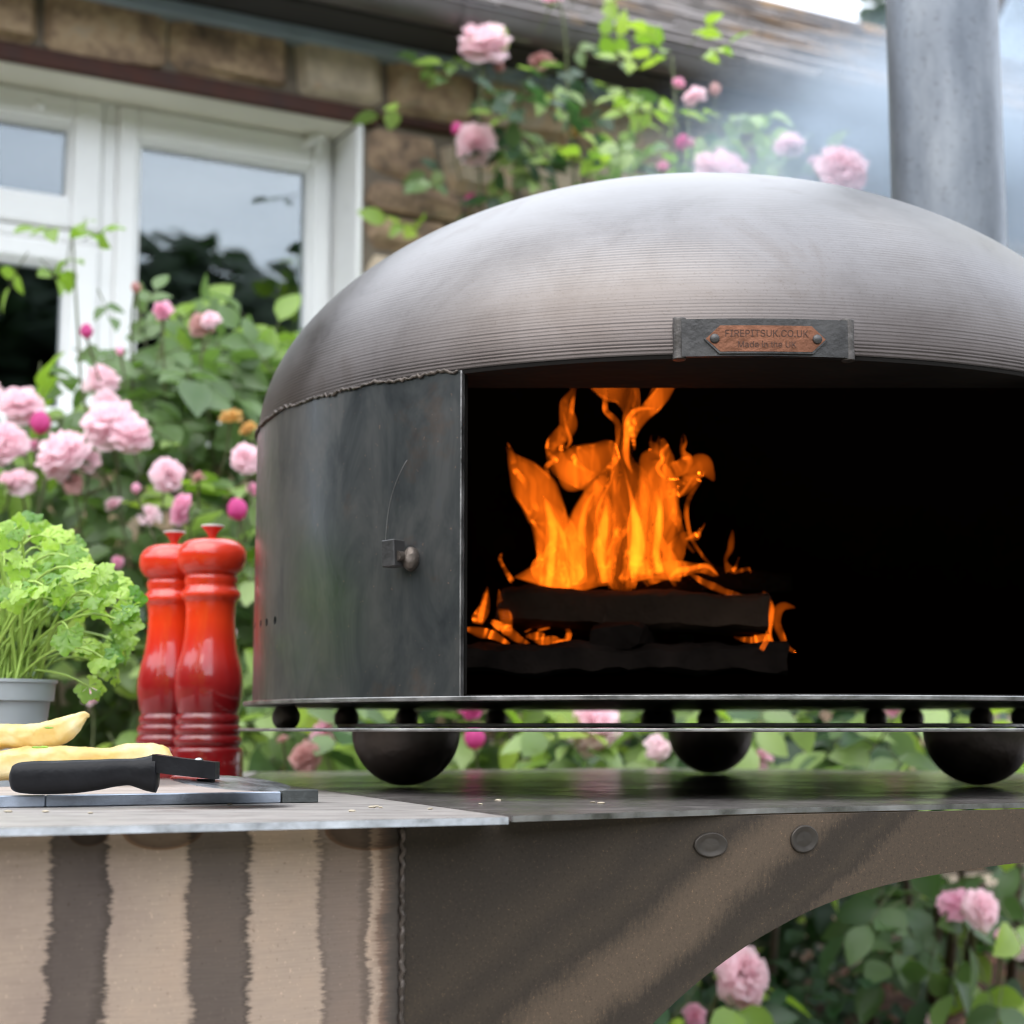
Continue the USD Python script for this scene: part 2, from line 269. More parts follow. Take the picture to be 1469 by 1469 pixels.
def bracket_material(P0, D):
    """diagonal scale bands read at three points; P0 = a point of the plate, D = its direction"""
    yw = math.atan2(D[1], D[0]); tl = math.radians(34)
    def coord(u, v):
        nb = unit(np.cross(D, [0, 0, 1.0])); d = ray(u, v); p = C + d * (((P0 - C) @ nb) / (d @ nb)) - P0
        x, z = p @ D, p[2]; return -x * math.sin(tl) + z * math.cos(tl)
    LB, DB = (.118, .086, .061), (.046, .036, .028)
    c0, c1 = -.34, .03
    D2, L2 = (.060, .046, .034), (.088, .065, .047)
    pts = [(600, 1375, DB), (690, 1375, D2), (740, 1375, DB), (790, 1375, D2), (830, 1375, DB), (858, 1375, L2), (885, 1375, LB), (945, 1375, LB), (968, 1375, L2), (988, 1375, DB), (1040, 1360, DB), (1100, 1325, D2), (1135, 1318, DB), (1160, 1308, L2), (1205, 1286, L2)]
    pts = sorted(((coord(u, v) - c0) / (c1 - c0), c) for u, v, c in pts)
    mat('bracket_steel', {
        'g': ('geometry', {}), 'sub': ('mapping', {'location': tuple(-P0)}), 'rotv': ('mapping', {'rotation': (0, 0, -yw)}), 'xyz': ('separate_xyz', {}),
        'xs': ('math', {'math_type': 'multiply', 'value2': -math.sin(tl)}), 'zs': ('math', {'math_type': 'multiply_add', 'value2': math.cos(tl)}),
        'nmp': ('mapping', {'scale': (1, 1, 1.6)}), 'n': ('noise_texture', {'scale': 20, 'detail': 4, 'roughness': .55}), 'na': ('map_range', {'to_min': -.010, 'to_max': .010}),
        'fm': ('mapping', {'scale': (520, 520, 120)}), 'nf': ('noise_texture', {'scale': 1, 'detail': 4, 'roughness': .8}), 'nb': ('map_range', {'from_min': .25, 'from_max': .75, 'to_min': -.0045, 'to_max': .0045}),
        'a1': ('math', {'math_type': 'add'}), 'a2': ('math', {'math_type': 'add'}), 'fr': ('map_range', {'from_min': c0, 'from_max': c1, 'to_min': 0, 'to_max': 1}),
        'r': ('rgb_ramp', {'ramp': pts}),
        'sp': ('noise_texture', {'scale': 620, 'detail': 3, 'roughness': .8}), 'sr': ('rgb_ramp', {'ramp': [(.3, (.62, .62, .62)), (.45, (1, 1, 1)), (.6, (1, 1, 1)), (.70, (2.3, 2.0, 1.7))]}), 'm': ('mix_color', {'blend_type': 'multiply', 'fac': .9, 'use_clamp': False}),
        'bm': ('bump', {'strength': .3, 'distance': .0005}), 'p': ('principled_bsdf', {'metallic': .6, 'roughness': .46})},
        [('g.position', 'sub.vector'), ('sub.vector', 'rotv.vector'), ('rotv.vector', 'xyz.vector'), ('xyz.x', 'xs.value1'), ('xyz.z', 'zs.value1'), ('xs.value', 'zs.value3'),
         ('g.position', 'nmp.vector'), ('nmp.vector', 'n.vector'), ('g.position', 'fm.vector'), ('fm.vector', 'nf.vector'), ('n.fac', 'na.value'), ('nf.fac', 'nb.value'), ('zs.value', 'a1.value1'), ('na.result', 'a1.value2'),
         ('a1.value', 'a2.value1'), ('nb.result', 'a2.value2'), ('a2.value', 'fr.value'), ('fr.result', 'r.fac'), ('g.position', 'sp.vector'), ('sp.fac', 'sr.fac'), ('r.color', 'm.a'), ('sr.color', 'm.b'),
         ('m.result', 'p.base_color'), ('nf.fac', 'bm.height'), ('bm.normal', 'p.normal')])
mat('top_pale', {             # weathered, scratched pale steel
    'g': ('geometry', {}), 'mp': ('mapping', {'rotation': (0, 0, -yaw_t - .2), 'scale': (1, 3, 1)}), 'n': ('noise_texture', {'scale': 20, 'detail': 9, 'roughness': .72, 'distortion': .8}),
    'r': ('rgb_ramp', {'ramp': [(.25, (.09, .08, .072)), (.42, (.21, .19, .172)), (.6, (.33, .30, .275)), (.8, (.20, .175, .155))]}),
    'bm': ('bump', {'strength': .4, 'distance': .0006}), 'p': ('principled_bsdf', {'metallic': .35, 'roughness': .55})},
    [('g.position', 'mp.vector'), ('mp.vector', 'n.vector'), ('n.fac', 'r.fac'), ('r.color', 'p.base_color'), ('n.fac', 'bm.height'), ('bm.normal', 'p.normal')])
mat('top_dark', {
    'g': ('geometry', {}), 'n': ('noise_texture', {'scale': 16, 'detail': 8, 'roughness': .65}),
    'r': ('rgb_ramp', {'ramp': [(.3, (.12, .105, .095)), (.55, (.20, .18, .165)), (.75, (.33, .30, .28))]}), 'rr': ('map_range', {'from_min': .3, 'from_max': .7, 'to_min': .15, 'to_max': .34}),
    'bm': ('bump', {'strength': .3, 'distance': .0004}), 'p': ('principled_bsdf', {'metallic': .75})},
    [('g.position', 'n.vector'), ('n.fac', 'r.fac'), ('r.color', 'p.base_color'), ('n.fac', 'rr.value'), ('rr.result', 'p.roughness'), ('n.fac', 'bm.height'), ('bm.normal', 'p.normal')])
plain('cut_edge', (.48, .50, .53), .42, .6, .45, 60, .0004, 300)
# things on the table -------------------------------------------------------
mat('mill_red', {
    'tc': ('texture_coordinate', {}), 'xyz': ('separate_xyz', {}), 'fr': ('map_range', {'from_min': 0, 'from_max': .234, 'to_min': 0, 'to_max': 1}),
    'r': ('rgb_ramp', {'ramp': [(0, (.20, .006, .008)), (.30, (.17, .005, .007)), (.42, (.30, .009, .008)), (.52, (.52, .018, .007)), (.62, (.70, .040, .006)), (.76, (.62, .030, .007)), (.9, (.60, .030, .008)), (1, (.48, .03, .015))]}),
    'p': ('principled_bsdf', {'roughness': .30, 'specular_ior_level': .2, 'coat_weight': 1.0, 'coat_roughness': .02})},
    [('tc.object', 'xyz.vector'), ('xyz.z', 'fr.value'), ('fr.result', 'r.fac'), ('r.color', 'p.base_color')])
plain('mill_cap', (.80, .74, .70), .3, .6, .1)
plain('handle_plastic', (.008, .008, .009), .42, 0, .3, 60, .0003, 300, spec=.16)
plain('blade_steel', (.55, .56, .58), .25, 1, .15, 30)
plain('black_edge', (.06, .065, .062), .5, .5, .4, 60, .0005)
plain('board_metal', (.30, .34, .40), .42, .7, .3, 50, .0003)
mat('board_wood', {
    'g': ('geometry', {}), 'mp': ('mapping', {'rotation': (0, 0, -yaw_t), 'scale': (4, 60, 60)}), 'n': ('noise_texture', {'scale': 1.2, 'detail': 5, 'distortion': 1.0}),
    'r': ('rgb_ramp', {'ramp': [(.3, (.22, .175, .15)), (.6, (.33, .28, .25))]}), 'p': ('principled_bsdf', {'roughness': .6})},
    [('g.position', 'mp.vector'), ('mp.vector', 'n.vector'), ('n.fac', 'r.fac'), ('r.color', 'p.base_color')])
mat('pale_food', {
    'g': ('geometry', {}), 'n': ('noise_texture', {'scale': 45, 'detail': 5}), 'r': ('rgb_ramp', {'ramp': [(.28, (.46, .26, .06)), (.45, (.56, .38, .13)), (.6, (.62, .47, .23)), (.75, (.68, .57, .36))]}),
    'bm': ('bump', {'strength': .4, 'distance': .001}), 'p': ('principled_bsdf', {'roughness': .42, 'subsurface_weight': .2, 'subsurface_scale': .008, 'subsurface_radius': (1, .6, .25)})},
    [('g.position', 'n.vector'), ('n.fac', 'r.fac'), ('r.color', 'p.base_color'), ('n.fac', 'bm.height'), ('bm.normal', 'p.normal')])
plain('pot_grey', (.36, .39, .41), .45, 0, .08, 20)
plain('potting_soil', (.035, .025, .018), .95, 0, .5, 80, .003)
plain('crumb', (.35, .3, .22), .8, 0, .3, 80)
def leaf_material(name, dark, light, trans=.35, rough=.42, tone=.3, back=None, hue=0.02):
    """leaf: mottled green, translucent; repeats differ in tone"""
    mat(name, {
        'g': ('geometry', {}), 'oi': ('object_info', {}), 'n': ('noise_texture', {'scale': 9, 'detail': 3}), 'isl': ('math', {'math_type': 'add'}), 'fr': ('math', {'math_type': 'fraction'}),
        'mixf': ('mix_float', {'fac': .22}), 'r': ('rgb_ramp', {'ramp': [(.15, dark), (.85, light)]}),
        'p': ('principled_bsdf', {'roughness': rough, 'specular_ior_level': .5}), 't': ('translucent_bsdf', {}), 'tc': ('mix_color', {'blend_type': 'multiply', 'fac': 1, 'b': (1.7, 1.9, .95), 'use_clamp': False}), 'mx': ('mix_closure', {'fac': trans})},
        [('g.position', 'n.vector'), ('oi.random', 'isl.value1'), ('g.random_per_island', 'isl.value2'), ('isl.value', 'fr.value1'), ('fr.value', 'mixf.a'), ('n.fac', 'mixf.b'), ('mixf.result', 'r.fac'), ('r.color', 'p.base_color'),
         ('r.color', 'tc.a'), ('tc.result', 't.color'), ('p.BSDF', 'mx.closure1'), ('t.BSDF', 'mx.closure2')], surface='mx.closure')
leaf_material('rose_leaf', (.040, .088, .030), (.30, .40, .14), .34, .38)
leaf_material('shaded_leaf', (.022, .055, .020), (.12, .195, .06), .28, .42)  # darkened rose leaf: shade of low foliage and bush interiors put into the colour
leaf_material('young_leaf', (.16, .27, .035), (.29, .39, .06))
leaf_material('parsley_leaf', (.09, .22, .02), (.38, .53, .09), .38, .30)
leaf_material('tree_leaf', (.016, .034, .014), (.036, .062, .024), .2, .6)
leaf_material('cover_leaf', (.020, .060, .018), (.07, .14, .045))
plain('parsley_stem', (.33, .47, .09), .5, 0, .2, 40)
plain('rose_stem', (.10, .115, .045), .6, 0, .35, 30)
plain('woody_stem', (.085, .06, .04), .85, 0, .4, 40, .002)
plain('bark', (.07, .055, .04), .9, 0, .4, 6, .01)
def petal_material(name, a, b):
    mat(name, {
        'tc': ('texture_coordinate', {}), 'g': ('geometry', {}), 'isl': ('math', {'math_type': 'multiply', 'value2': 1.0}), 'n': ('noise_texture', {'scale': 30, 'detail': 3}), 'mf': ('mix_float', {'fac': .5}),
        'r': ('rgb_ramp', {'ramp': [(.2, a), (.8, b)]}), 'p': ('principled_bsdf', {'roughness': .55, 'specular_ior_level': .25}), 't': ('translucent_bsdf', {}), 'mx': ('mix_closure', {'fac': .45})},
        [('g.random_per_island', 'isl.value1'), ('g.position', 'n.vector'), ('isl.value', 'mf.a'), ('n.fac', 'mf.b'), ('mf.result', 'r.fac'), ('r.color', 'p.base_color'), ('r.color', 't.color'), ('p.BSDF', 'mx.closure1'), ('t.BSDF', 'mx.closure2')], surface='mx.closure')
petal_material('petal_pale', (.93, .69, .74), (.97, .91, .91))
petal_material('petal_pink', (.86, .46, .60), (.94, .70, .77))
petal_material('petal_deep', (.66, .10, .32), (.80, .22, .44))
petal_material('petal_faded', (.55, .30, .27), (.78, .58, .54))
petal_material('petal_dry', (.62, .36, .10), (.80, .62, .34))
# house -------------------------------------------------------
mat('stone', {
    'g': ('geometry', {}), 'oi': ('object_info', {}), 'n': ('noise_texture', {'scale': 15, 'detail': 9, 'roughness': .72}), 'mf': ('mix_float', {'fac': .72}),
    'r': ('rgb_ramp', {'ramp': [(.30, (.13, .095, .075)), (.42, (.33, .225, .15)), (.5, (.52, .37, .235)), (.58, (.43, .35, .265)), (.70, (.62, .51, .37))]}),
    'bm': ('bump', {'strength': .8, 'distance': .008}), 'p': ('principled_bsdf', {'roughness': .9, 'specular_ior_level': .2})},
    [('g.position', 'n.vector'), ('oi.random', 'mf.a'), ('n.fac', 'mf.b'), ('mf.result', 'r.fac'), ('r.color', 'p.base_color'), ('n.fac', 'bm.height'), ('bm.normal', 'p.normal')])
plain('mortar', (.18, .145, .11), .95, 0, .25, 20, .004)
plain('lintel_rust', (.065, .022, .014), .7, .2, .5, 18, .001)
plain('white_paint', (.86, .855, .84), .42, 0, .03, 14, .0006, 40)
plain('shaded_white', (.72, .69, .58), .5, 0, .04, 14, .0006, 40)  # white paint with the recess's shade and warm bounce put into the colour
plain('fascia_paint', (.27, .33, .40), .6, 0, .2, 8)
plain('soffit_dark', (.035, .033, .032), .8, 0, .3, 8)
plain('gutter_plastic', (.095, .085, .082), .38, 0, .25, 8)
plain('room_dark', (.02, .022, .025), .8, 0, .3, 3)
mat('pane_glass', {
    'lw': ('layer_weight', {'blend': .5}), 'fz': ('rgb_ramp', {'ramp': [(0, (.10, .10, .10)), (.35, (.105, .105, .105)), (.65, (.16, .16, .16)), (.88, (.5, .5, .5)), (1, (1, 1, 1))]}), 't': ('transparent_bsdf', {'color': (.86, .9, .9)}), 'g': ('glossy_bsdf', {'color': (.86, .93, 1.0), 'roughness': .0}), 'm': ('mix_closure', {})},
    [('lw.facing', 'fz.fac'), ('fz.color', 'm.fac'), ('t.BSDF', 'm.closure1'), ('g.BSDF', 'm.closure2')], surface='m.closure')
mat('roof_tile', {
    'g': ('geometry', {}), 'oi': ('object_info', {}), 'n': ('noise_texture', {'scale': 16, 'detail': 7, 'roughness': .65}), 'mf': ('mix_float', {'fac': .5}),
    'r': ('rgb_ramp', {'ramp': [(.2, (.12, .105, .10)), (.55, (.20, .18, .172)), (.85, (.29, .265, .25))]}),
    'ln': ('noise_texture', {'scale': 3.2, 'detail': 6, 'roughness': .65}), 'lr': ('rgb_ramp', {'ramp': [(.53, (0, 0, 0)), (.66, (.75, .75, .75))]}), 'm': ('mix_color', {'b': (.36, .21, .08)}),
    'bm': ('bump', {'strength': .7, 'distance': .006}), 'p': ('principled_bsdf', {'roughness': .9, 'specular_ior_level': .3})},
    [('g.position', 'n.vector'), ('oi.random', 'mf.a'), ('n.fac', 'mf.b'), ('mf.result', 'r.fac'), ('g.position', 'ln.vector'), ('ln.fac', 'lr.fac'), ('lr.color', 'm.fac'), ('r.color', 'm.a'), ('m.result', 'p.base_color'), ('n.fac', 'bm.height'), ('bm.normal', 'p.normal')])
plain('cream_render', (.72, .68, .58), .9, 0, .06, 5, .002)
mat('soil', {
    'g': ('geometry', {}), 'n': ('noise_texture', {'scale': 18, 'detail': 8, 'roughness': .7}), 'r': ('rgb_ramp', {'ramp': [(.3, (.025, .016, .012)), (.5, (.07, .042, .030)), (.65, (.16, .085, .055)), (.8, (.22, .14, .10))]}),
    'bm': ('bump', {'strength': 1, 'distance': .02}), 'p': ('principled_bsdf', {'roughness': .95, 'specular_ior_level': .15})},
    [('g.position', 'n.vector'), ('n.fac', 'r.fac'), ('r.color', 'p.base_color'), ('n.fac', 'bm.height'), ('bm.normal', 'p.normal')])
plain('lawn', (.075, .088, .045), .9, 0, .4, 5, .01, 60, spec=.2)
plain('paving', (.24, .215, .185), .85, 0, .2, 4, .003, 60)
plain('mulch', (.16, .075, .045), .9, 0, .5, 30, rand=.4)
plain('dim_wood', (.018, .012, .009), .85, 0, .5, 24, .002, 120, spec=.04)
plain('char_wood', (.014, .010, .008), .8, 0, .6, 30, .002, 120, spec=.04)
plain('brown_wood', (.045, .028, .019), .8, 0, .35, 24, .002, 120, spec=.04)
FLAME = (1.0, .155, .006)
mat('flame_wide', {'g': ('geometry', {}), 'mp': ('mapping', {'scale': (26, 26, 6)}), 'n': ('noise_texture', {'scale': 1, 'detail': 2, 'roughness': .5, 'distortion': 1.4}), 'r': ('map_range', {'from_min': .38, 'from_max': .68, 'to_min': .4, 'to_max': 11.0, 'clamp': True}),
    'v': ('principled_volume', {'color': (0, 0, 0), 'density': 0.0, 'emission_color': FLAME})},
    [('g.position', 'mp.vector'), ('mp.vector', 'n.vector'), ('n.fac', 'r.value'), ('r.result', 'v.emission_strength')], surface=None, volume='v.volume')     # glowing gas, seen through its own depth
for nm, st in (('flame_mid', 14.0), ('flame_thin', 22.0), ('flame_hot', 170.0)):
    mat(nm, {'v': ('principled_volume', {'color': (0, 0, 0), 'density': 0.0, 'emission_color': FLAME, 'emission_strength': st})}, surface=None, volume='v.volume')
mat('flame_skin', {           # the brighter thin sheet where gas and air meet; adds light, hides nothing
    'g': ('geometry', {}), 'mp': ('mapping', {'scale': (70, 70, 9)}), 'n': ('noise_texture', {'scale': 1, 'detail': 2, 'roughness': .4, 'distortion': .8}),
    'nr': ('rgb_ramp', {'ramp': [(.42, (.0, .0, .0)), (.56, (.30, .30, .30)), (.68, (2.2, 2.2, 2.2))]}),
    'lw': ('layer_weight', {'blend': .5}), 'lr': ('rgb_ramp', {'ramp': [(0, (.22, .22, .22)), (.45, (.36, .36, .36)), (.70, (1.0, 1.0, 1.0)), (.84, (.5, .5, .5)), (.97, (0, 0, 0))]}),
    'at': ('attribute', {'attribute': 'fade'}), 'm': ('math', {'math_type': 'multiply'}), 'm2': ('math', {'math_type': 'multiply'}), 'k': ('math', {'math_type': 'multiply', 'value2': .19}),
    'e': ('emission', {'color': FLAME}), 't': ('transparent_bsdf', {'color': (1, 1, 1)}), 'a': ('add_closure', {})},
    [('g.position', 'mp.vector'), ('mp.vector', 'n.vector'), ('n.fac', 'nr.fac'), ('lw.facing', 'lr.fac'), ('nr.color', 'm.value1'), ('lr.color', 'm.value2'),
     ('m.value', 'm2.value1'), ('at.fac', 'm2.value2'), ('m2.value', 'k.value1'), ('k.value', 'e.strength'), ('t.BSDF', 'a.closure1'), ('e.emission', 'a.closure2')], surface='a.closure')
mat('smoke', {
    'g': ('geometry', {}), 'tc': ('texture_coordinate', {}), 'n': ('noise_texture', {'scale': 3.2, 'detail': 4, 'roughness': .55, 'distortion': .6}),
    'r': ('map_range', {'from_min': .34, 'from_max': .72, 'to_min': 0, 'to_max': 1, 'clamp': True}),
    'ln': ('math', {'math_type': 'multiply'}), 'gr': ('gradient_texture', {'gradient_type': 'quadratic_sphere'}), 'd': ('math', {'math_type': 'multiply', 'value2': 24.0}),
    'v': ('principled_volume', {'color': (.72, .86, 1.0), 'anisotropy': .2})},
    [('g.position', 'n.vector'), ('n.fac', 'r.value'), ('tc.object', 'gr.vector'), ('r.result', 'ln.value1'), ('gr.fac', 'ln.value2'), ('ln.value', 'd.value1'), ('d.value', 'v.density')], surface=None, volume='v.volume')

# ================================================================== ground
def grid(nx, ny, fx):
    u, v = np.meshgrid(np.linspace(0, 1, nx), np.linspace(0, 1, ny)); P = fx(u, v).reshape(-1, 3)
    i, j = np.meshgrid(np.arange(ny - 1), np.arange(nx - 1), indexing='ij'); a = i * nx + j
    q = np.stack([a, a + 1, a + nx + 1, a + nx], -1).reshape(-1, 4)
    return tri(P, np.vstack([q[:, [0, 1, 2]], q[:, [0, 2, 3]]]))
obj('lawn', extrude([(-150, -150), (150, -150), (150, 150), (-150, 150)], -.3, 0.0), 'lawn', kind='structure')
obj('paving', extrude([tuple(hw(a, b, 0)[:2]) for a, b in ((-6, 1.72), (-6, 5.2), (5, 5.2), (5, 1.72))], -.02, .012), 'paving', kind='structure')
SOIL = .44
def bed(u, v):
    a = -4.5 + 9.5 * u; b = 1.75 * v
    z = SOIL * np.clip((1.74 - b) / .22, 0, 1) ** .6 + .0
    P = hw(0, 0, 0) + a[..., None] * EA + b[..., None] * EN
    P[..., 2] = z + (meshkit.fbm(P * 7, 4, 3) - .5) * .06 * (z > .05) - .01
    return P
obj('flower_bed', grid(190, 40, bed), 'soil', smooth=True, kind='structure')

# ================================================================== oven
OX, OY, RD = .156, 1.5, .3774
ZR, HD = EYE + .2496, .2212
OC = np.array([OX, OY, EYE + .0216])
RB = .3785                       # body sheet, outside
PH0 = math.radians(1.4)          # the oven's front, from -y towards +x
def ocyl(phi, r, z):
    return np.array([OX + r * math.sin(phi), OY - r * math.cos(phi), z])
def phi_at(u, r=RB, far=False, v=800):
    k = ray(u, v)[0] / ray(u, v)[1]
    A, B = 1 + k * k, -2 * OY - 2 * k * OX; Cc = OX * OX + OY * OY - r * r
    disc = max(B * B - 4 * A * Cc, 0); y = (-B + (1 if far else -1) * math.sqrt(disc)) / (2 * A)
    return math.atan2(k * y - OX, OY - y)
oven = thing('pizza_oven', 'large domed steel wood fired pizza oven with a burning fire inside, on ball feet', 'pizza oven', OC)
# dome: a spun tank end, with thickness
def dome_profile(dr, n=70):
    t = np.linspace(0, np.pi / 2, n); R, H = RD - dr, HD - dr
    return np.stack([R * np.cos(t) ** (2 / 1.911), ZR + H * np.sin(t) ** (2 / 1.8827)], 1)
po, pi_ = dome_profile(0), dome_profile(.004, 40)
po[0, 0] = RD
prof = np.vstack([[[RD, ZR - .0005]], po[:-1], [[.002, ZR + HD]]])
origin_dome = origin[oven]
def revolve_open(prof, sides, c=(OX, OY)):
    a = np.arange(sides) * 2 * np.pi / sides
    v = np.stack([c[0] + prof[:, 0, None] * np.cos(a), c[1] + prof[:, 0, None] * np.sin(a), np.repeat(prof[:, 1, None], sides, 1)], -1)
    return skin(v, False)
dm = revolve_open(prof, 160)
# the dome's own frame is at its rim centre, so that the spinning lines run round its axis
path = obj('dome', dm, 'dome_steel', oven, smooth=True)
d_prim = UsdGeom.Mesh.Get(stage, path); pts = np.array(d_prim.GetPointsAttr().Get()); sh = np.array([OX, OY, ZR]) - OC
d_prim.CreatePointsAttr(Vt.Vec3fArray.FromNumpy((pts - sh).astype(np.float32))); UsdGeom.Xformable(d_prim).AddTranslateOp().Set(Gf.Vec3d(*map(float, sh)))
inner = revolve_open(np.vstack([[[RD - .001, ZR - .0005]], pi_[:-1], [[.002, ZR + HD - .004]]]), 96); inner.invert()
obj('dome_lining', inner, 'soot', oven, smooth=True)
# body: a curved sheet from one side of the mouth round the back to the other, with draught holes
phL, phR = phi_at(660), 2 * PH0 - phi_at(660) + .05
ZD1 = EYE + .0216
def sector(phi0, phi1, r0, r1, n=90):
    ph = np.linspace(phi0, phi1, n)
    return [(OX + r1 * math.sin(p), OY - r1 * math.cos(p)) for p in ph] + [(OX + r0 * math.sin(p), OY - r0 * math.cos(p)) for p in ph[::-1]]
def mani(m):
    return manifold3d.Manifold(manifold3d.Mesh(np.asarray(m.vertices, np.float32), np.asarray(m.faces, np.uint32)))
def body_at(phi0, phi1, n): return extrude(sector(phi0, phi1, RB - .003, RB, n), ZD1, ZR - .0012)
sheet = mani(body_at(phR, 2 * math.pi + phL, 160))
hole_z = EYE + (1044 - 898) / F * 1.40
for u in (368, 375.5, 384, 396):
    p = phi_at(u); c = trimesh.creation.cylinder(.0034, .03, sections=14); c = T(c, place(ocyl(p, RB, hole_z), [math.cos(p), math.sin(p), 0], [0, 0, 1], [math.sin(p), -math.cos(p), 0]))
    c.fix_normals(); sheet = sheet - mani(c)
obj('body', sheet, 'panel_steel', oven, smooth=30)
# soot on the inside and the back of the firebox
obj('firebox_lining', extrude(sector(phR, 2 * math.pi + phL, RB - .0095, RB - .0060, 120), ZD1 + .0012, ZR + .016), 'soot', oven)
for ph, s in ((phL, 1), (phR, -1)):
    obj('mouth_edge', extrude(sector(ph - .0, ph + s * .003, RB - .0035, RB + .0004, 4) if s > 0 else sector(ph - .003, ph, RB - .0035, RB + .0004, 4), ZD1, ZR - .0015), 'edge_steel', oven)
# flat plate closing the head of the mouth, and the front edge of the dome
chord = 1.225 - OY
seg = [(OX + (RD - .0004) * math.sin(p), OY - (RD - .0004) * math.cos(p)) for p in np.linspace(-math.acos(-chord / RD), math.acos(-chord / RD), 90)]
obj('mouth_head_plate', extrude(seg, ZR - .0035, ZR - .0008), 'soot', oven)
# weld bead where body meets dome
wp = []
rng = np.random.default_rng(4)
for p in np.linspace(phi_at(372) - .5, phL - .005, 260): wp.append(ocyl(p, RB + .0004 + .0010 * rng.random(), ZR - .001 + .0026 * (meshkit.noise(np.array([p * 40, 1, 0])) - .5) + .0010 * rng.normal() * .5))
wr = .0004 + .0013 * (meshkit.fbm(np.array(wp) * 160, 3, 5)) * (1 + .3 * np.sin(np.arange(260) * .9))
obj('weld_seam', jitter(tube(wp, wr, 8), .0006, 400, 2), 'weld', oven, smooth=True)
# base discs, balls between them, feet
def disc(r, z0, z1, wob=.0): return lathe([(0.001, z0), (r - .0006, z0), (r, z0 + .0006), (r, z1 - .0006), (r - .0006, z1), (.001, z1)], 180, (OX, OY, 0))
obj('hearth_disc', disc(.3863, EYE + .0183, EYE + .0214), 'edge_steel', oven, smooth=30)
obj('hearth_floor', disc(.372, EYE + .0215, EYE + .0225), 'soot', oven)
obj('bearing_disc', disc(.307, EYE + .0004, EYE + .0034), 'edge_steel', oven, smooth=30)
obj('carrier_disc', disc(.3896, EYE - .0026, EYE - .0003), 'edge_steel', oven, smooth=30, label='thin lowest disc with rusty rim')
rb = .3456
balls = [(phi_at(409, .350), .350), (phi_at(404, .350, True), .350)] + [(phi_at(u, .335, True), .335) for u in (500, 585, 712, 932, 951, 1012, 1250, 1302, 1400, 1460)]
for p, r in balls:
    m = trimesh.creation.icosphere(3, .0118); m.apply_translation(ocyl(p, r, EYE + .009)); obj('bearing_ball', jitter(m, .0004, 120, 2), 'lit_ball_steel' if p in (balls[0][0],) else 'foot_steel', oven, smooth=True)
for u, v in ((582, 1128.5), (1020, 1110.5), (1405, 1127.5)):
    q = at_z(u, v, TABLE); a = np.linspace(0, np.pi / 2, 24); R = EYE - .0027 - TABLE - .0006
    pr = [(max(R * math.sin(t), .001), TABLE + .0006 + R - R * math.cos(t)) for t in a] + [(R * .6, TABLE + .0006 + R)]
    obj('ball_foot', jitter(lathe(pr, 64, (q[0], q[1], 0)), .0003, 60, 5), 'foot_steel', oven, smooth=40)
# latch: a square bar on a blob of weld
pl = phi_at(578); zl = EYE + (1044 - 792) / F * 1.18
def on_body(p, z): return place(ocyl(p, RB, z), [math.cos(p), math.sin(p), 0], [0, 0, 1], [math.sin(p), -math.cos(p), 0])
pb = phi_at(592)
blob = jitter(trimesh.creation.icosphere(3, .0068), .0012, 150, 8); blob.apply_scale((.9, 1.25, 1.0)); obj('latch_weld', T(blob, on_body(pb, zl - .0035) @ place((0, 0, .002), [1, 0, 0], [0, 1, 0], [0, 0, 1])), 'weld', oven, smooth=True)
lt = T(box(-.0062, .0058, -.0095, .0095, .004, .016, .0007), on_body(pl, zl) @ rot([0, 0, 1], math.radians(2)))
obj('latch', lt, 'plaque_steel', oven)
obj('latch_pin', T(trimesh.creation.cylinder(.0035, .014, sections=16), on_body((pl * .35 + pb * .65), zl - .002) @ place((0, 0, .006), [1, 0, 0], [0, 1, 0], [0, 0, 1])), 'weld', oven, smooth=30)
# curved scratch on the sheet beside the latch
sc = [ocyl(phi_at(u), RB + .0001, EYE + (1044 - v) / F * 1.18) for u, v in ((583, 652), (572, 672), (562, 700), (556, 730), (553, 765), (551, 790))]
obj('scratch', tube(spline(np.array(sc), 40), .00028, 5), 'scratch', oven)
# name plate: a bent bar welded to the dome's front edge
def bend(m, p0, r, z0):
    """x of a flat mesh runs round the oven at angle p0, y goes up, z outwards"""
    m = m.copy(); v = m.vertices; p = p0 + v[:, 0] / r; rr = r + v[:, 2]
    m.vertices = np.stack([OX + rr * np.sin(p), OY - rr * np.cos(p), z0 + v[:, 1]], 1); return m
def slab(poly, t, n=24):
    m = trimesh.creation.extrude_polygon(sg.Polygon(poly), t, engine='earcut'); return m.subdivide_to_size(.006, max_iter=6) if n else m
pp = phi_at(1096, RD, v=476); zb = EYE + (1044 - 505) / F * 1.118; hb = 56 / F * 1.118; wb = 243 / F * 1.118
bar = slab([(-wb / 2, 0), (wb / 2, 0), (wb / 2, hb), (-wb / 2, hb)], .0055)
plate_path = obj('name_plate_bar', bend(bar, pp, RD + .0012, zb), 'plaque_steel', oven)
e = .0007
hexp = lambda k: [(-.0415 + k, .0115), (-.0315 + k * .6, .0217 - k), (.0315 - k * .6, .0217 - k), (.0415 - k, .0115), (.0315 - k * .6, .0014 + k), (-.0315 + k * .6, .0014 + k)]
obj('name_plate', bend(slab(hexp(0), .0014), pp, RD + .0068, zb), 'plaque_steel', plate_path)
obj('name_plate', bend(slab(hexp(.0013), .0016), pp, RD + .0068, zb), 'copper', plate_path, label='copper face of the name plate')
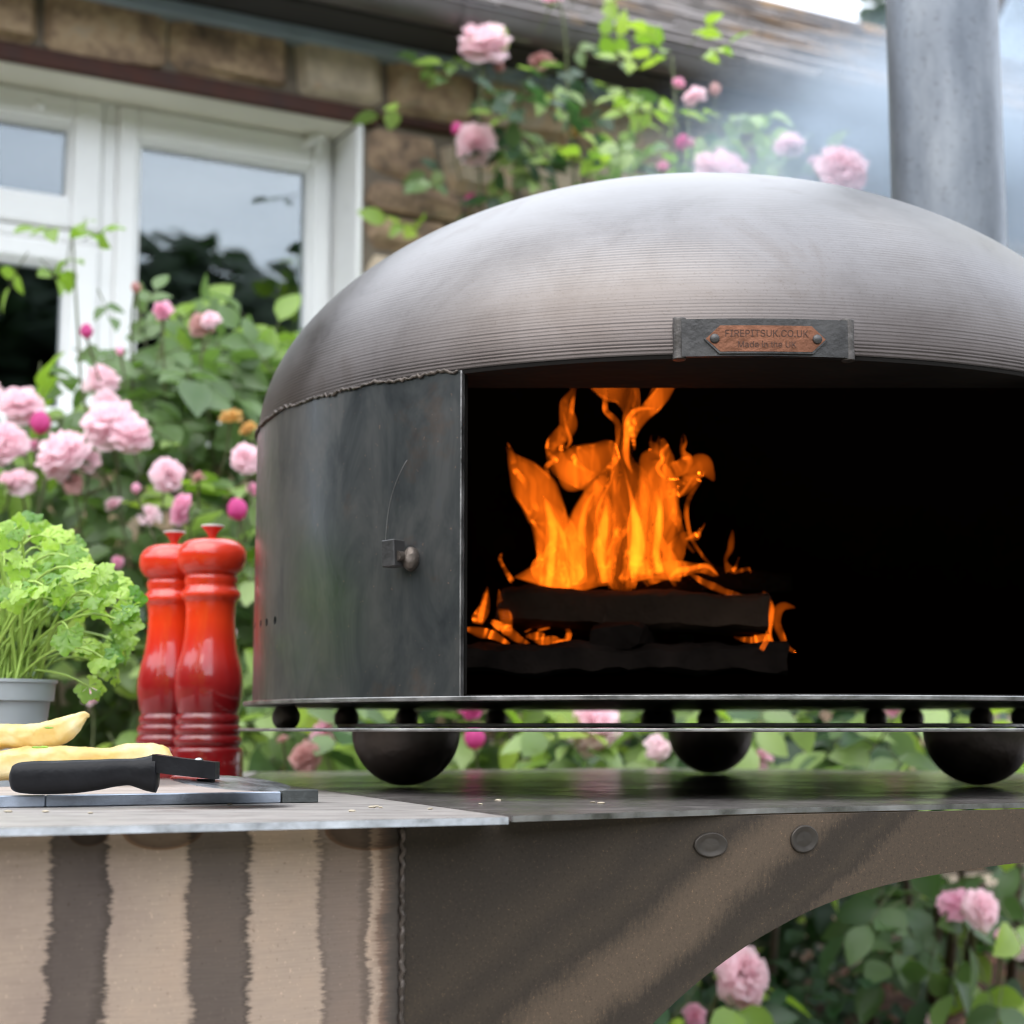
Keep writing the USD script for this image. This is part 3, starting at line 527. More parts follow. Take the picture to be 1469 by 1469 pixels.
for sx in (-1, 1):
    m = trimesh.creation.icosphere(2, .0033); m.apply_scale((1, 1, .7)); m.apply_translation((sx * .0343, .0115, .0018)); obj('rivet', bend(m, pp, RD + .0068, zb), 'plaque_steel', plate_path, smooth=True)
    w = tube([(sx * (wb / 2 + .0015), y, .0008) for y in np.linspace(-.001, hb + .0015, 60)], [.0046] * 60, 14)
    obj('plate_weld', bend(jitter(w, .0007, 75, 3, 2), pp, RD + .0012, zb), 'plate_bead', plate_path, smooth=True)
for txt, h, yy in (('FIREPITSUK.CO.UK', .0046, .0128), ('Made in the UK', .0040, .0056)):
    m = meshkit.text_mesh(txt, h, .0004); w = m.bounds[1][0] - m.bounds[0][0]; k = min(1, .0555 / w); m.apply_scale((k, 1, 1)); m.apply_translation((-w * k / 2, yy, .0015)); obj('lettering', bend(m, pp, RD + .0068, zb), 'etched', plate_path)
# flue
FY = 1.80; FXc = at_y(1357, 200, FY)[0]; FRr = .0603
obj('flue', lathe([(FRr - .003, EYE + .06), (FRr, EYE + .06), (FRr, 2.3), (FRr - .0025, 2.3), (FRr - .0025, EYE + .07)], 72, (FXc, FY, 0)), 'flue_steel', oven, smooth=30)
obj('flue_connector', tube([ocyl(math.atan2(FXc - OX, OY - FY), r, EYE + .15) for r in (.3795, .40, .43)], .045, 24), 'flue_steel', oven, smooth=40)

# ------------------------------------------------------------------ firewood and fire
def log(name, label, pts, half_h, half_d, material, seed):
    p = np.asarray(pts, float); n = 30; s = np.linspace(0, 1, n)
    q = p[0] + (p[1] - p[0]) * s[:, None]; ax = unit(p[1] - p[0]); sd = unit(np.cross(ax, [0, 0, 1])); up = np.cross(sd, ax)
    shape = [(-1, -.75), (-.8, -1), (.7, -1), (1, -.7), (.95, .6), (.6, 1), (-.5, .95), (-1, .7)]
    v = np.stack([q + sd * a * half_d + up * b * half_h for a, b in shape], 1)
    v[0] = v[0].mean(0) + (v[0] - v[0].mean(0)) * .93; v[-1] = v[-1].mean(0) + (v[-1] - v[-1].mean(0)) * .93
    m = jitter(skin(v).subdivide(), .0085, 30, seed, 4)
    obj('log', m, material, label=label, cat='log', smooth=35)
def lp(u, v, Y): return at_y(u, v, Y)
log('log', 'thick split log lying level across the middle of the fire, brown at right', [lp(722, 874, 1.44), lp(1106, 882, 1.40)], .0165, .03, 'brown_wood', 1)
log('log', 'charred log lying behind the top of the fire, its right end just showing', [lp(900, 836, 1.50), lp(1128, 836, 1.50)], .010, .03, 'char_wood', 2)
log('log', 'blackened short log standing under the middle of the level split log', [lp(880, 914, 1.36), lp(962, 914, 1.56)], .011, .022, 'char_wood', 3)
log('log', 'long dim log at the bottom of the fire along the oven mouth', [lp(640, 946, 1.36), lp(1120, 946, 1.40)], .0125, .03, 'char_wood', 4)
log('log', 'black log at the left end of the fire beside the low flames', [lp(690, 905, 1.52), lp(880, 900, 1.50)], .014, .025, 'char_wood', 5)
fire = thing('fire', 'orange wood fire blazing on the logs inside the domed oven', 'fire', lp(880, 960, 1.42))
def cpx(x, y): return 640 + x / 2.623, 500 + y / 2.623
def flame(pts, Y, thick=.4, seed=0, sides=32, rings=56, glow=1.0, look=None):
    p = np.array([(*cpx(x, y), w / 2.623) for x, y, w in pts], float)
    q = spline(p, rings); k = Y / F
    P = np.array([at_y(u, v, Y) for u, v, _ in q]); t = frame_t(P); a = np.cross(t, [0, 1.0, 0]); a /= np.linalg.norm(a, axis=1, keepdims=True); b = np.cross(t, a)
    ang = np.arange(sides) * 2 * np.pi / sides; w = q[:, 2] * k / 2
    s = np.linspace(0, 1, rings)
    P = P + b * (meshkit.noise(np.stack([s * 3, s * 0 + seed, s * 0], 1), seed)[:, None] - .5) * .05
    pos = np.stack(np.broadcast_arrays(np.cos(ang)[None] * 1.5, np.sin(ang)[None] * 1.5, (s * 3.2)[:, None]), -1)
    rip = 1 + .60 * (meshkit.fbm(pos + seed * 3.1, 2, seed) - .5)
    r = w[:, None] * rip
    v = P[:, None] + r[..., None] * (np.cos(ang)[None, :, None] * a[:, None] + thick * np.sin(ang)[None, :, None] * b[:, None])
    fp = obj('flame', skin(v), look or ('flame_wide' if w.max() > .028 else ('flame_mid' if w.max() > .010 else 'flame_thin')), fire, smooth=True)
    fade = glow * np.clip(s / .06, .1, 1) * np.interp(s, [0, .45, 1], [1.1, 1.0, .35])
    fade = np.r_[np.repeat(fade, sides), fade[0], fade[-1]]
    v2 = (v - P[:, None]) * .9 + P[:, None]
    fs = obj('flame_sheet', skin(v2), 'flame_skin', fp, smooth=True)
    UsdGeom.PrimvarsAPI(stage.GetPrimAtPath(fs)).CreatePrimvar('fade', Sdf.ValueTypeNames.FloatArray, 'vertex').Set(Vt.FloatArray.FromNumpy(fade.astype(np.float32)))
FL = [
 ([(690, 890, 170), (700, 760, 230), (695, 620, 270), (690, 500, 190), (665, 400, 80), (672, 320, 55), (705, 240, 65), (690, 170, 110), (650, 113, 200), (600, 20, 240)], 1.43),
 ([(430, 900, 170), (440, 780, 165), (430, 690, 130), (400, 610, 60), (380, 560, 4)], 1.48),
 ([(520, 895, 120), (500, 770, 150), (515, 650, 110), (560, 540, 70), (610, 450, 6)], 1.47),
 ([(700, 880, 40), (712, 780, 60), (714, 715, 50), (708, 640, 30), (705, 560, 4)], 1.40),
 ([(690, 360, 30), (730, 262, 50), (790, 200, 70), (830, 140, 60), (860, 60, 60)], 1.42),
 ([(370, 890, 230), (395, 780, 120), (395, 660, 150), (345, 540, 170), (295, 460, 120), (256, 410, 60), (236, 378, 16), (226, 360, 2)], 1.45),
 ([(610, 500, 60), (500, 470, 90), (430, 430, 80), (405, 370, 60), (455, 300, 66), (445, 220, 40), (470, 170, 16), (482, 140, 2)], 1.46),
 ([(640, 400, 70), (560, 420, 130), (480, 440, 170), (410, 430, 60), (385, 440, 10)], 1.48),
 ([(590, 885, 36), (585, 760, 60), (590, 640, 70), (575, 520, 40), (560, 470, 8)], 1.40),
 ([(500, 880, 60), (480, 760, 80), (500, 640, 60), (540, 560, 50), (600, 480, 40), (640, 420, 12)], 1.41),
 ([(430, 870, 90), (450, 760, 50), (410, 650, 50), (380, 590, 30), (360, 570, 6)], 1.40),
 ([(730, 865, 90), (715, 760, 60), (720, 660, 80), (740, 560, 60), (760, 480, 12)], 1.39),
 ([(770, 860, 110), (790, 730, 130), (800, 600, 150), (790, 480, 140), (760, 410, 60), (800, 380, 60), (775, 335, 8)], 1.45),
 ([(800, 520, 30), (870, 545, 40), (910, 500, 60), (960, 440, 90), (990, 470, 50), (1008, 497, 8)], 1.44),
 ([(850, 470, 60), (900, 430, 50), (915, 400, 40), (895, 370, 20), (886, 335, 4)], 1.46),
 ([(800, 360, 20), (830, 410, 50), (850, 460, 40), (880, 510, 10)], 1.42),
 ([(830, 860, 110), (860, 770, 70), (895, 715, 45), (945, 705, 30), (962, 668, 6)], 1.41),
 ([(760, 850, 50), (860, 830, 70), (950, 822, 36), (1005, 850, 22), (1016, 860, 4)], 1.40),
 ([(850, 500, 50), (860, 600, 40), (880, 700, 24), (930, 770, 10)], 1.47),
 ([(940, 510, 26), (905, 600, 16), (920, 690, 14), (975, 780, 12), (1030, 830, 6)], 1.47),
 ([(1060, 842, 40), (1048, 800, 14), (1075, 740, 26), (1076, 684, 4)], 1.45),
 ([(1065, 840, 16), (1098, 812, 10), (1098, 788, 4)], 1.45),
 ([(1050, 845, 6), (1110, 838, 16), (1165, 836, 5)], 1.46),
 ([(920, 845, 8), (1000, 885, 30), (1060, 918, 22), (1105, 932, 4)], 1.385),
 ([(250, 880, 20), (215, 825, 14), (203, 790, 12), (212, 768, 4)], 1.46),
 ([(120, 1040, 40), (130, 1000, 52), (150, 950, 30), (154, 892, 4)], 1.42),
 ([(230, 1075, 30), (225, 1020, 50), (205, 970, 30), (200, 915, 4)], 1.42),
 ([(66, 1050, 10), (140, 1068, 40), (210, 1098, 24), (240, 1108, 4)], 1.39),
 ([(170, 1030, 16), (230, 1060, 40), (290, 1100, 20), (315, 1110, 4)], 1.40),
 ([(180, 1060, 14), (205, 1030, 36), (216, 1003, 4)], 1.43),
 ([(310, 1070, 24), (295, 1035, 30), (290, 1005, 4)], 1.44),
 ([(368, 1066, 50), (360, 1035, 30), (352, 1003, 6)], 1.43),
 ([(440, 1112, 30), (462, 1070, 20), (455, 1040, 14), (425, 1018, 4)], 1.42),
 ([(330, 1100, 10), (400, 1100, 40), (450, 1112, 16)], 1.41),
 ([(300, 1085, 10), (345, 1078, 30), (385, 1090, 8)], 1.41),
 ([(1210, 1142, 40), (1214, 1060, 34), (1222, 990, 46), (1206, 945, 36), (1186, 916, 3)], 1.39),
 ([(1312, 1142, 10), (1262, 1105, 24), (1240, 1040, 30), (1250, 990, 40), (1280, 968, 30), (1318, 974, 3)], 1.40),
 ([(1090, 1082, 6), (1150, 1098, 30), (1195, 1085, 50), (1212, 1050, 12)], 1.40),
 ([(1170, 1140, 20), (1195, 1090, 20), (1215, 1040, 8)], 1.38),
]
for k, (p, Y) in enumerate(FL):
    if p[0][1] < 900 and p[0][1] > 845 and p[0][2] > 25: p = [(p[0][0], p[0][1] + 14, p[0][2])] + p[1:]; Y += .03
    flame(p, Y, seed=k)
HOT = [[(592, 890, 30), (585, 800, 34), (588, 700, 40), (600, 620, 22), (612, 560, 2)], [(705, 860, 22), (716, 760, 52), (712, 690, 44), (706, 610, 26), (690, 520, 12), (672, 430, 2)], [(385, 890, 26), (398, 800, 26), (402, 700, 34), (384, 620, 26), (366, 570, 2)],
       [(490, 880, 30), (470, 800, 22), (450, 720, 24), (420, 650, 14), (400, 600, 2)], [(700, 470, 6), (672, 400, 24), (676, 320, 22), (694, 250, 20), (740, 215, 14), (800, 205, 2)], [(850, 855, 10), (900, 822, 24), (960, 826, 18), (1008, 852, 10), (1018, 862, 2)], [(800, 850, 30), (790, 760, 30), (806, 660, 34), (812, 580, 20), (800, 520, 2)],
       [(130, 1036, 16), (136, 996, 24), (148, 950, 16), (154, 905, 2)], [(1216, 1130, 16), (1218, 1060, 20), (1224, 990, 20), (1216, 950, 2)], [(400, 1106, 10), (425, 1108, 20), (452, 1100, 10), (462, 1060, 2)], [(520, 760, 10), (505, 690, 24), (520, 610, 18), (560, 540, 2)], [(905, 712, 8), (935, 706, 20), (955, 690, 14), (963, 668, 2)], [(858, 556, 6), (878, 545, 16), (912, 510, 12), (930, 480, 2)], [(455, 360, 4), (470, 330, 16), (455, 280, 12), (440, 240, 2)]]
for k, p in enumerate(HOT): flame(p, 1.41 + .01 * (k % 4), seed=240 + k, sides=16, rings=40, glow=.6, look='flame_hot')
rg = np.random.default_rng(91)          # narrow bright licks inside and along the mass
for k in range(30):
    side = rg.random()
    if side < .28: x, h, lean = rg.uniform(290, 450), rg.uniform(120, 420), rg.uniform(-110, 60)
    elif side < .85: x, h, lean = rg.uniform(530, 860), rg.uniform(140, 520), rg.uniform(-70, 60)
    else: x, h, lean = rg.uniform(380, 560), rg.uniform(60, 240), rg.uniform(-40, 60)
    w = rg.uniform(16, 44); sw = rg.uniform(-38, 38); sw2 = rg.uniform(-30, 30)
    flame([(x, 905 - rg.uniform(0, 40), w * .35), (x + sw, 905 - h * .25, w), (x + lean * .35 - sw * .6, 905 - h * .5, w * .85), (x + lean * .7 + sw2, 905 - h * .78, w * .5), (x + lean, 905 - h, 1.5)], rg.uniform(1.42, 1.50), seed=60 + k, sides=14, rings=34, glow=1.2)
for k, (x, y, dx, dy, w) in enumerate([(660, 420, 40, -290, 26), (690, 330, 130, -250, 22), (640, 380, -60, -280, 24), (700, 400, 10, -300, 18), (430, 420, 60, -280, 20), (400, 480, -10, -140, 18), (540, 470, -120, -120, 20), (620, 470, 30, -130, 26), (300, 520, -70, -150, 22), (350, 600, -60, -190, 26), (780, 520, 20, -180, 22), (830, 560, 150, -110, 18), (880, 520, 110, -70, 16), (900, 470, -14, -140, 12), (820, 500, -50, -170, 16)]):
    sw = rg.uniform(-22, 22)
    flame([(x, y, w * .4), (x + dx * .2 + sw, y + dy * .25, w), (x + dx * .5 - sw, y + dy * .5, w), (x + dx * .8 + sw * .6, y + dy * .78, w * .7), (x + dx, y + dy, 1.5)], rg.uniform(1.42, 1.48), seed=160 + k, sides=14, rings=34, glow=1.2)

# ================================================================== table
def front_edge(u, v): return at_z(u, v, TABLE)
FL_, FM = at_z(-420, 1205, TABLE), at_z(729, 1171.5, TABLE)
e1 = at_z(735, 1170, TABLE); e2 = at_z(1100, 1158.5, TABLE); e3 = at_z(1469, 1151, TABLE); e4 = at_z(1800, 1146, TABLE)
bk = [at_z(1760, 1117, TABLE), at_z(1345, 1106.2, TABLE), at_z(950, 1101.6, TABLE), at_z(640, 1104.5, TABLE), at_z(372, 1107.3, TABLE), at_z(352, 1118.5, TABLE)]
table = thing('steel_table', 'rust brown steel outdoor table with side cabinet and curved bracket under the oven', 'table', (PO[0], PO[1], 0))
def sheet_top(pts, t): return extrude([tuple(p[:2]) for p in pts], TABLE - t, TABLE)
obj('tabletop', sheet_top([e1, e2, e3, e4] + bk, .0032), 'top_dark', table, label='dark polished tabletop sheet under the oven')
g = TDIR * .002
obj('tabletop', sheet_top([FL_, at_z(0, 1187.5, TABLE), FM, bk[-1] - g, bk[-2] - g, at_z(100, 1108.5, TABLE), at_z(-420, 1112, TABLE)], .0038), 'top_pale', table, label='weathered pale tabletop sheet at the left')
def edge_strip(p, q, t, material, o=.0006):
    d = unit(q - p); nn = unit(np.cross(d, [0, 0, 1.0])); m = extrude([tuple((p + nn * o)[:2]), tuple((q + nn * o)[:2]), tuple((q - nn * .001)[:2]), tuple((p - nn * .001)[:2])], TABLE - t - .0002, TABLE - .0003); return m
obj('cut_edge', edge_strip(at_z(-420, 1200, TABLE), at_z(0, 1187.5, TABLE), .0038, 'cut_edge'), 'cut_edge', table)
obj('cut_edge', edge_strip(at_z(0, 1187.5, TABLE), FM, .0038, 'cut_edge'), 'cut_edge', table)
for p, q in ((e1, e2), (e2, e3), (e3, e4)): obj('cut_edge', edge_strip(p, q, .0032, 'cut_edge'), 'edge_steel', table)
aw, _ = panel(573, 1300)
def pw(s, z, out=0.0): return PO + TDIR * s + TN * out + np.array([0, 0, z - PO[2]])
ZT = TABLE - .0042
def vplate(P, D, poly, t):
    """upright plate: polygon of (along, height) from point P along D, its face at P, t thick behind"""
    nb = unit(np.cross(D, [0, 0, 1.0])); m = trimesh.creation.extrude_polygon(sg.Polygon(poly), t, engine='earcut')
    return T(m, place(np.array([P[0], P[1], 0]) - nb * t, D, [0, 0, 1], nb))
obj('front_panel', vplate(PO, TDIR, [(-.42, .02), (aw, .02), (aw, ZT), (-.42, ZT)], .003), 'bronze_panel', table)
Pb = pw(aw, PO[2]); Pe = at_z(1469, 1161, ZT); Db = unit((Pe - Pb) * np.array([1, 1, 0]))
bracket_material(Pb, Db)
def br(u, v):
    nb = unit(np.cross(Db, [0, 0, 1.0])); d = ray(u, v); p = C + d * (((Pb - C) @ nb) / (d @ nb)); return ((p - Pb) @ Db, p[2])
arc = spline(np.array([br(u, v) for u, v in ((1620, 1229), (1469, 1237.5), (1400, 1246), (1300, 1263), (1200, 1291), (1080, 1351), (1000, 1410), (935, 1470), (870, 1545), (815, 1640), (780, 1760))]), 60)
poly = [(.0, ZT)] + [(br(1620, 1150)[0], ZT)] + [tuple(p) for p in arc] + [(arc[-1][0], .25), (0, .25)]
obj('bracket', vplate(Pb, Db, poly, .004), 'bracket_steel', table)
# side walls and back of the cabinet
bdir = -TN
for s in (-.42, aw - .003):
    q = pw(s, 0); obj('cabinet_side', vplate(q - TN * .0032, bdir, [(0, .02), (.5, .02), (.5, ZT), (0, ZT)], .003), 'bracket_steel', table)
obj('cabinet_back', vplate(pw(-.42, 0) - TN * .505, TDIR, [(0, .02), (aw + .42, .02), (aw + .42, ZT), (0, ZT)], .003), 'bracket_steel', table)
q0 = pw(aw - .02, 0) - TN * .46; q1 = at_z(1500, 1112, TABLE)
D2 = unit((q1 - q0) * np.array([1, 1, 0])); obj('bracket', vplate(q0, D2, [(0, ZT)] + [(.75, ZT)] + [(x, z) for x, z in zip(np.linspace(.75, .1, 14), .3 + .56 * np.sqrt(np.clip((np.linspace(.75, .1, 14) - .1) / .65, 0, 1)) * .97)] + [(0, .25)], .004), 'bracket_steel', table)
# weld bead down the corner
zz = np.linspace(.45, ZT - .002, 220)
wv = [pw(aw + .001 + .0006 * math.sin(z * 900), z, .0012 + .0006 * math.sin(z * 700)) for z in zz]
obj('weld_seam', tube(wv, [.0016 + .00015 * math.sin(k * .9) for k in range(220)], 8), 'weld', table, smooth=True)
for (u, v, w, h, a) in ((1019, 1212, 58, 37, .0), (1153, 1203.5, 50, 42, .25)):
    x, z = br(u, v); nb = unit(np.cross(Db, [0, 0, 1.0])); kk = (x * 0 + .95) / F
    m = lathe([(.001, .0007), (.45, .0008), (.62, .0002), (.86, .0016), (.97, .0012), (1.0, -.0006)], 40)
    m.apply_scale((w / 2 * kk, h / 2 * kk, 1)); m = jitter(m, .0004, 200, int(u)); m.apply_transform(rot([0, 0, 1], a))
    P = np.array([Pb[0], Pb[1], 0]) + Db * x + np.array([0, 0, z]); obj('weld_spot', T(m, place(P, Db, [0, 0, 1], nb)), 'spot_steel', table, smooth=True)

# ------------------------------------------------------------------ pepper mills
def mill(label, P):
    m = thing('pepper_mill', label, 'pepper mill', P)
    k = .234 / 1353.
    pr = [(.5, 1425), (183, 1425), (188, 1420), (189, 1350), (188, 1280), (185, 1266), (176, 1257), (166, 1252), (170, 1244), (178, 1234), (181, 1222), (178, 1206), (169, 1194), (165, 1190), (169, 1184), (174, 1172), (176, 1160), (173, 1147), (165, 1137), (161, 1134), (164, 1128), (168, 1117), (169, 1106), (166, 1094), (159, 1082), (155, 1077), (160, 1070),
          (168, 1040), (176, 1000), (180.5, 960), (181.5, 925), (179, 890), (173, 850), (164, 810), (154, 775), (145, 735), (138, 690), (133.5, 645), (131, 600), (130.5, 560), (132, 520), (136, 490), (142, 476), (152, 468), (158, 455), (159, 444), (156, 432), (149, 421), (141, 412), (137, 402), (136, 392), (140, 384), (142.5, 372), (142, 358), (138, 348), (134, 341), (137, 335)]
    hd = [(120, 337), (141, 334), (153, 324), (166, 310), (177, 292), (185, 268), (187.5, 248), (187, 228), (182, 208), (172, 188), (156, 170), (134, 156), (108, 148), (80, 144), (45, 142), (22, 141)]
    kn = [(12, 146), (21, 141), (21, 130), (25, 118), (34, 104), (48, 88), (58, 79), (61, 75), (60, 72.5), (57, 71.5)]
    f = lambda pts: [(r * k, P[2] + (1425 - y) * k) for r, y in pts]
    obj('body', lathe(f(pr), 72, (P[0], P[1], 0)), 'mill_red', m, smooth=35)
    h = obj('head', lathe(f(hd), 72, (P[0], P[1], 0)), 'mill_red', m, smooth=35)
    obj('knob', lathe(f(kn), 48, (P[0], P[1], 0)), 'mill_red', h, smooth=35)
    obj('knob_cap', lathe(f([(1, 78), (59.5, 78), (62, 76.5), (62, 70), (59, 68), (1, 68)]), 48, (P[0], P[1], 0)), 'mill_cap', h, smooth=35)
p1 = at_z(297, 1118.3, TABLE); mill('front red pepper mill with glossy orange to dark red glaze, nearest the oven', p1)
p2 = at_y(241.5, 1114.8, 1.635); p2[2] = TABLE; mill('rear red pepper mill half hidden behind the front one', p2)

# ------------------------------------------------------------------ serving board, pizza cutter, food
BZ = TABLE + .0072
b0, b1 = at_z(-330, 1165, TABLE), at_z(456, 1151.5, TABLE); bd = unit(b1 - b0); bn = unit(np.cross([0, 0, 1.0], bd)); blen = np.linalg.norm(b1 - b0)
ec = at_z(405, 1152.5, TABLE); ecl = (ec - b0) @ bd
board = thing('serving_board', 'flat pale wooden serving board with a grey metal edge strip, under the pizza cutter', 'board', b0)
Mb = place(b0, bd, bn, [0, 0, 1])
def bbx(x0, x1, y0, y1, z0, z1, c=.0006): return T(box(x0, x1, y0, y1, z0, z1, c), Mb)
obj('board_plank', bbx(0, ecl + .003, .0062, .088, .0004, .0068), 'board_wood', board)
obj('board_plank', bbx(0, ecl + .003, .0888, .17, .0004, .0069), 'board_wood', board)
sj = (at_z(65, 1158, TABLE) - b0) @ bd
obj('edge_strip', bbx(0, sj - .0004, 0, .006, .0002, .0072), 'board_metal', board); obj('edge_strip', bbx(sj, ecl - .0005, 0, .006, .0002, .0072), 'board_metal', board)
obj('end_block', bbx(ecl, blen, -.001, .011, .0002, .0082, .0004), 'black_edge', board)
# pizza cutter lying on the board
cut = thing('pizza_cutter', 'black handled pizza cutter wheel lying on the serving board', 'pizza cutter', at_z(110, 1140, BZ))
YC = 1.03
hpts = np.array([(14, 1115, 14), (18, 1115, 36), (30, 1115, 46), (60, 1115, 50), (100, 1114, 50), (140, 1111, 46), (165, 1108, 42), (185, 1107, 40), (200, 1108, 46), (214, 1109, 54), (224, 1109, 58), (227.5, 1109, 52), (228, 1109, 40)], float)
hq = spline(hpts, 60); P = np.array([at_y(u, v, YC + (u - 120) * .00004) for u, v, _ in hq]); r = hq[:, 2] / 2 * YC / F
t = frame_t(P); a = np.cross(t, [0, 1.0, 0]); a /= np.linalg.norm(a, axis=1, keepdims=True); b = np.cross(t, a); ang = np.arange(28) * 2 * np.pi / 28
se = lambda x: np.sign(x) * np.abs(x) ** .8
v = P[:, None] + r[:, None, None] * .94 * (se(np.cos(ang))[None, :, None] * a[:, None] + .85 * se(np.sin(ang))[None, :, None] * b[:, None])
lift = BZ + .0006 - v[..., 2].min(); v[..., 2] += lift
obj('handle', skin(v), 'handle_plastic', cut, smooth=50)
fk = [at_y(u, v, YC + .004) + np.array([0, 0, lift]) for u, v in ((222, 1094), (250, 1098), (285, 1102), (312, 1105))]
def flat_bar(pts, w, hts):
    p = np.array(pts); t = frame_t(p); s = np.array([0, 1.0, 0]); out = []
    for q, h in zip(p, hts): out.append([q + s * w / 2 - [0, 0, h / 2], q + s * w / 2 + [0, 0, h / 2], q - s * w / 2 + [0, 0, h / 2], q - s * w / 2 - [0, 0, h / 2]])
    return skin(np.array(out))
fb = flat_bar(spline(np.array(fk), 12), .016, np.linspace(.0105, .0100, 12)); fork = obj('fork', fb, 'handle_plastic', cut)
rv = trimesh.creation.icosphere(2, .0026); rv.apply_scale((1, 1, .5)); rv.apply_translation(fk[2] + np.array([0, 0, .0052])); obj('rivet', rv, 'blade_steel', fork, smooth=True)
bc = fk[2] + np.array([.018, .008, -.0085]); wheel = lathe([(.001, -.0005), (.030, -.0005), (.036, 0), (.030, .0005), (.001, .0005)], 72)
obj('blade_wheel', T(wheel, place(bc, unit([1, 0, -.10]), unit([0, 1, .07]), unit([.10, -.07, 1]))), 'blade_steel', cut, smooth=20)
wsh = trimesh.creation.cylinder(.0055, .004, sections=24); wsh.apply_translation(fk[2] + np.array([.004, .002, -.0083])); obj('washer', wsh, 'handle_plastic', cut)
# pale food pieces
def food(label, pts, Y, seed, depth=.8, dz=0):
    q = spline(np.array(pts, float), 40); P = np.array([at_y(u, (a_ + b_) / 2, Y) for u, a_, b_ in q]); r = np.maximum((q[:, 2] - q[:, 1]) / 2, 1) * Y / F
    t = frame_t(P); a = np.cross(t, [0, 1.0, 0]); a /= np.linalg.norm(a, axis=1, keepdims=True); b = np.cross(t, a); ang = np.arange(24) * 2 * np.pi / 24
    v = P[:, None] + r[:, None, None] * (np.cos(ang)[None, :, None] * a[:, None] + depth * (1 + .12 * np.sin(3 * ang))[None, :, None] * np.sin(ang)[None, :, None] * b[:, None]); v[..., 2] += dz
    th = thing('food_piece', label, 'food', P[len(P) // 2] - np.array([0, 0, r[len(P) // 2]]))
    obj('flesh', jitter(skin(v).subdivide(), .0034, 55, seed, 4), 'pale_food', th, smooth=50); return th, v
f1, v1 = food('pale yellow food piece with pointed right end, lying behind the black cutter handle', [(-120, 1090, 1122), (-40, 1083, 1121), (0, 1078, 1119), (40, 1071, 1117), (100, 1070, 1112), (150, 1072, 1108), (190, 1068, 1106), (225, 1070, 1103), (238, 1075, 1098), (244, 1084, 1088)], 1.20, 3)
f2, v2 = food('pale yellow food piece with ragged upturned tip, resting on top of the other piece', [(-120, 1045, 1088), (-40, 1040, 1084), (0, 1038, 1078), (40, 1038, 1074), (70, 1034, 1070), (98, 1028, 1060), (112, 1023, 1045), (122, 1022, 1034), (129, 1026, 1030)], 1.21, 5)
for (u, vv, Y, th) in ((70, 1044, 1.19, f2), (52, 1072, 1.175, f1), (63, 1071.5, 1.178, f1)):
    m = jitter(trimesh.creation.icosphere(1, .0022), .001, 300, int(u)); m.apply_scale((1.5, .5, .35)); m.apply_translation(at_y(u, vv, Y)); obj('herb_fleck', m, 'parsley_leaf', th)
rng = np.random.default_rng(12); cr = []
for (u, vv) in ((540, 1156.5), (534, 1157.5), (547, 1158), (330, 1154), (65, 1164), (130, 1166), (715, 1148), (850, 1151), (862, 1152), (12, 1164), (690, 1153), (505, 1163), (617, 1160)):
    m = jitter(trimesh.creation.icosphere(1, .0011 + .0008 * rng.random()), .0008, 500, int(u)); m.apply_scale((1.4, 1.2, .45)); m.apply_translation(at_z(u, vv, TABLE + .0006)); cr.append(m)
obj('crumbs', cat_(cr), 'crumb', label='scattered tiny crumbs and grit on the tabletop', cat='crumbs', kind='stuff')

# ------------------------------------------------------------------ potted parsley
YP = 1.36; pc = at_y(-16, 1040, YP); pc[2] = TABLE
pot = thing('potted_parsley', 'bushy bright green parsley growing in a grey plastic pot at the left', 'potted plant', pc)
RP = 93 / F * YP; hpot = EYE + (1044 - 976) / F * YP - TABLE
obj('pot', lathe([(.001, .0), (RP * .74, 0), (RP * .76, .004), (RP * .90, hpot - .017), (RP * .955, hpot - .0165), (RP * .975, hpot - .003), (RP, hpot - .0025), (RP, hpot), (RP * .93, hpot), (RP * .90, hpot - .012), (.001, hpot - .012)], 64, (pc[0], pc[1], TABLE)), 'pot_grey', pot, smooth=30)
sl = lathe([(.001, hpot - .009), (RP * .88, hpot - .010), (.001, hpot - .0115)], 40, (pc[0], pc[1], TABLE)); obj('potting_soil', jitter(sl, .002, 120, 4), 'potting_soil', pot)
def parsley_leaflet(size, rg):
    V, f = [], []
    for lobe, (ang, sc) in enumerate(((0, 1.0), (.95, .82), (-.95, .82))):
        th = np.linspace(-1.9, 1.9, 15); rr = .30 + .13 * np.abs(np.cos(th * 2.0 + rg.uniform(-.2, .2))) ** .8; rr[[0, -1]] *= .5
        x, y = np.sin(th) * rr * .95, np.cos(th) * rr + .50
        ca, sa = math.cos(ang), math.sin(ang); cup = rg.uniform(-.22, .08)
        out = np.stack([(x * ca + y * sa) * sc, (y * ca - x * sa) * sc, sc * (cup * (np.hypot(x, y - .5)) ** 2 * 1.5 - .15 * y * y + .05 * np.sin(th * 4))], 1)
        base = np.array([0, 0, 0.]); mid = np.array([sa * .5 * sc, ca * .5 * sc, .02]); o = len(V); V += [base, mid] + list(out); n = len(th)
        for i in range(n - 1): f.append((o + 1, o + 2 + i, o + 3 + i))
        f += [(o, o + 2, o + 1), (o, o + 1, o + 1 + n)]
    return tri(np.array(V) * size, np.array(f)[:, ::-1])
rg = np.random.default_rng(21); stems = []
targets = []
while len(targets) < 64:
    u, vv = rg.uniform(-190, 178), rg.uniform(752, 1000)
    x = abs(u + 5) / 180
    top = 748 + 95 * x ** 2.0; bot = 862 + 143 * np.clip((x - .45) / .4, 0, 1)
    if top < vv < bot: targets.append((u, vv))
targets += [(42, 758), (22, 770), (135, 945), (128, 985), (172, 890), (176, 872), (140, 835), (100, 800), (120, 925), (165, 920), (60, 790), (5, 760), (85, 830), (150, 960)]
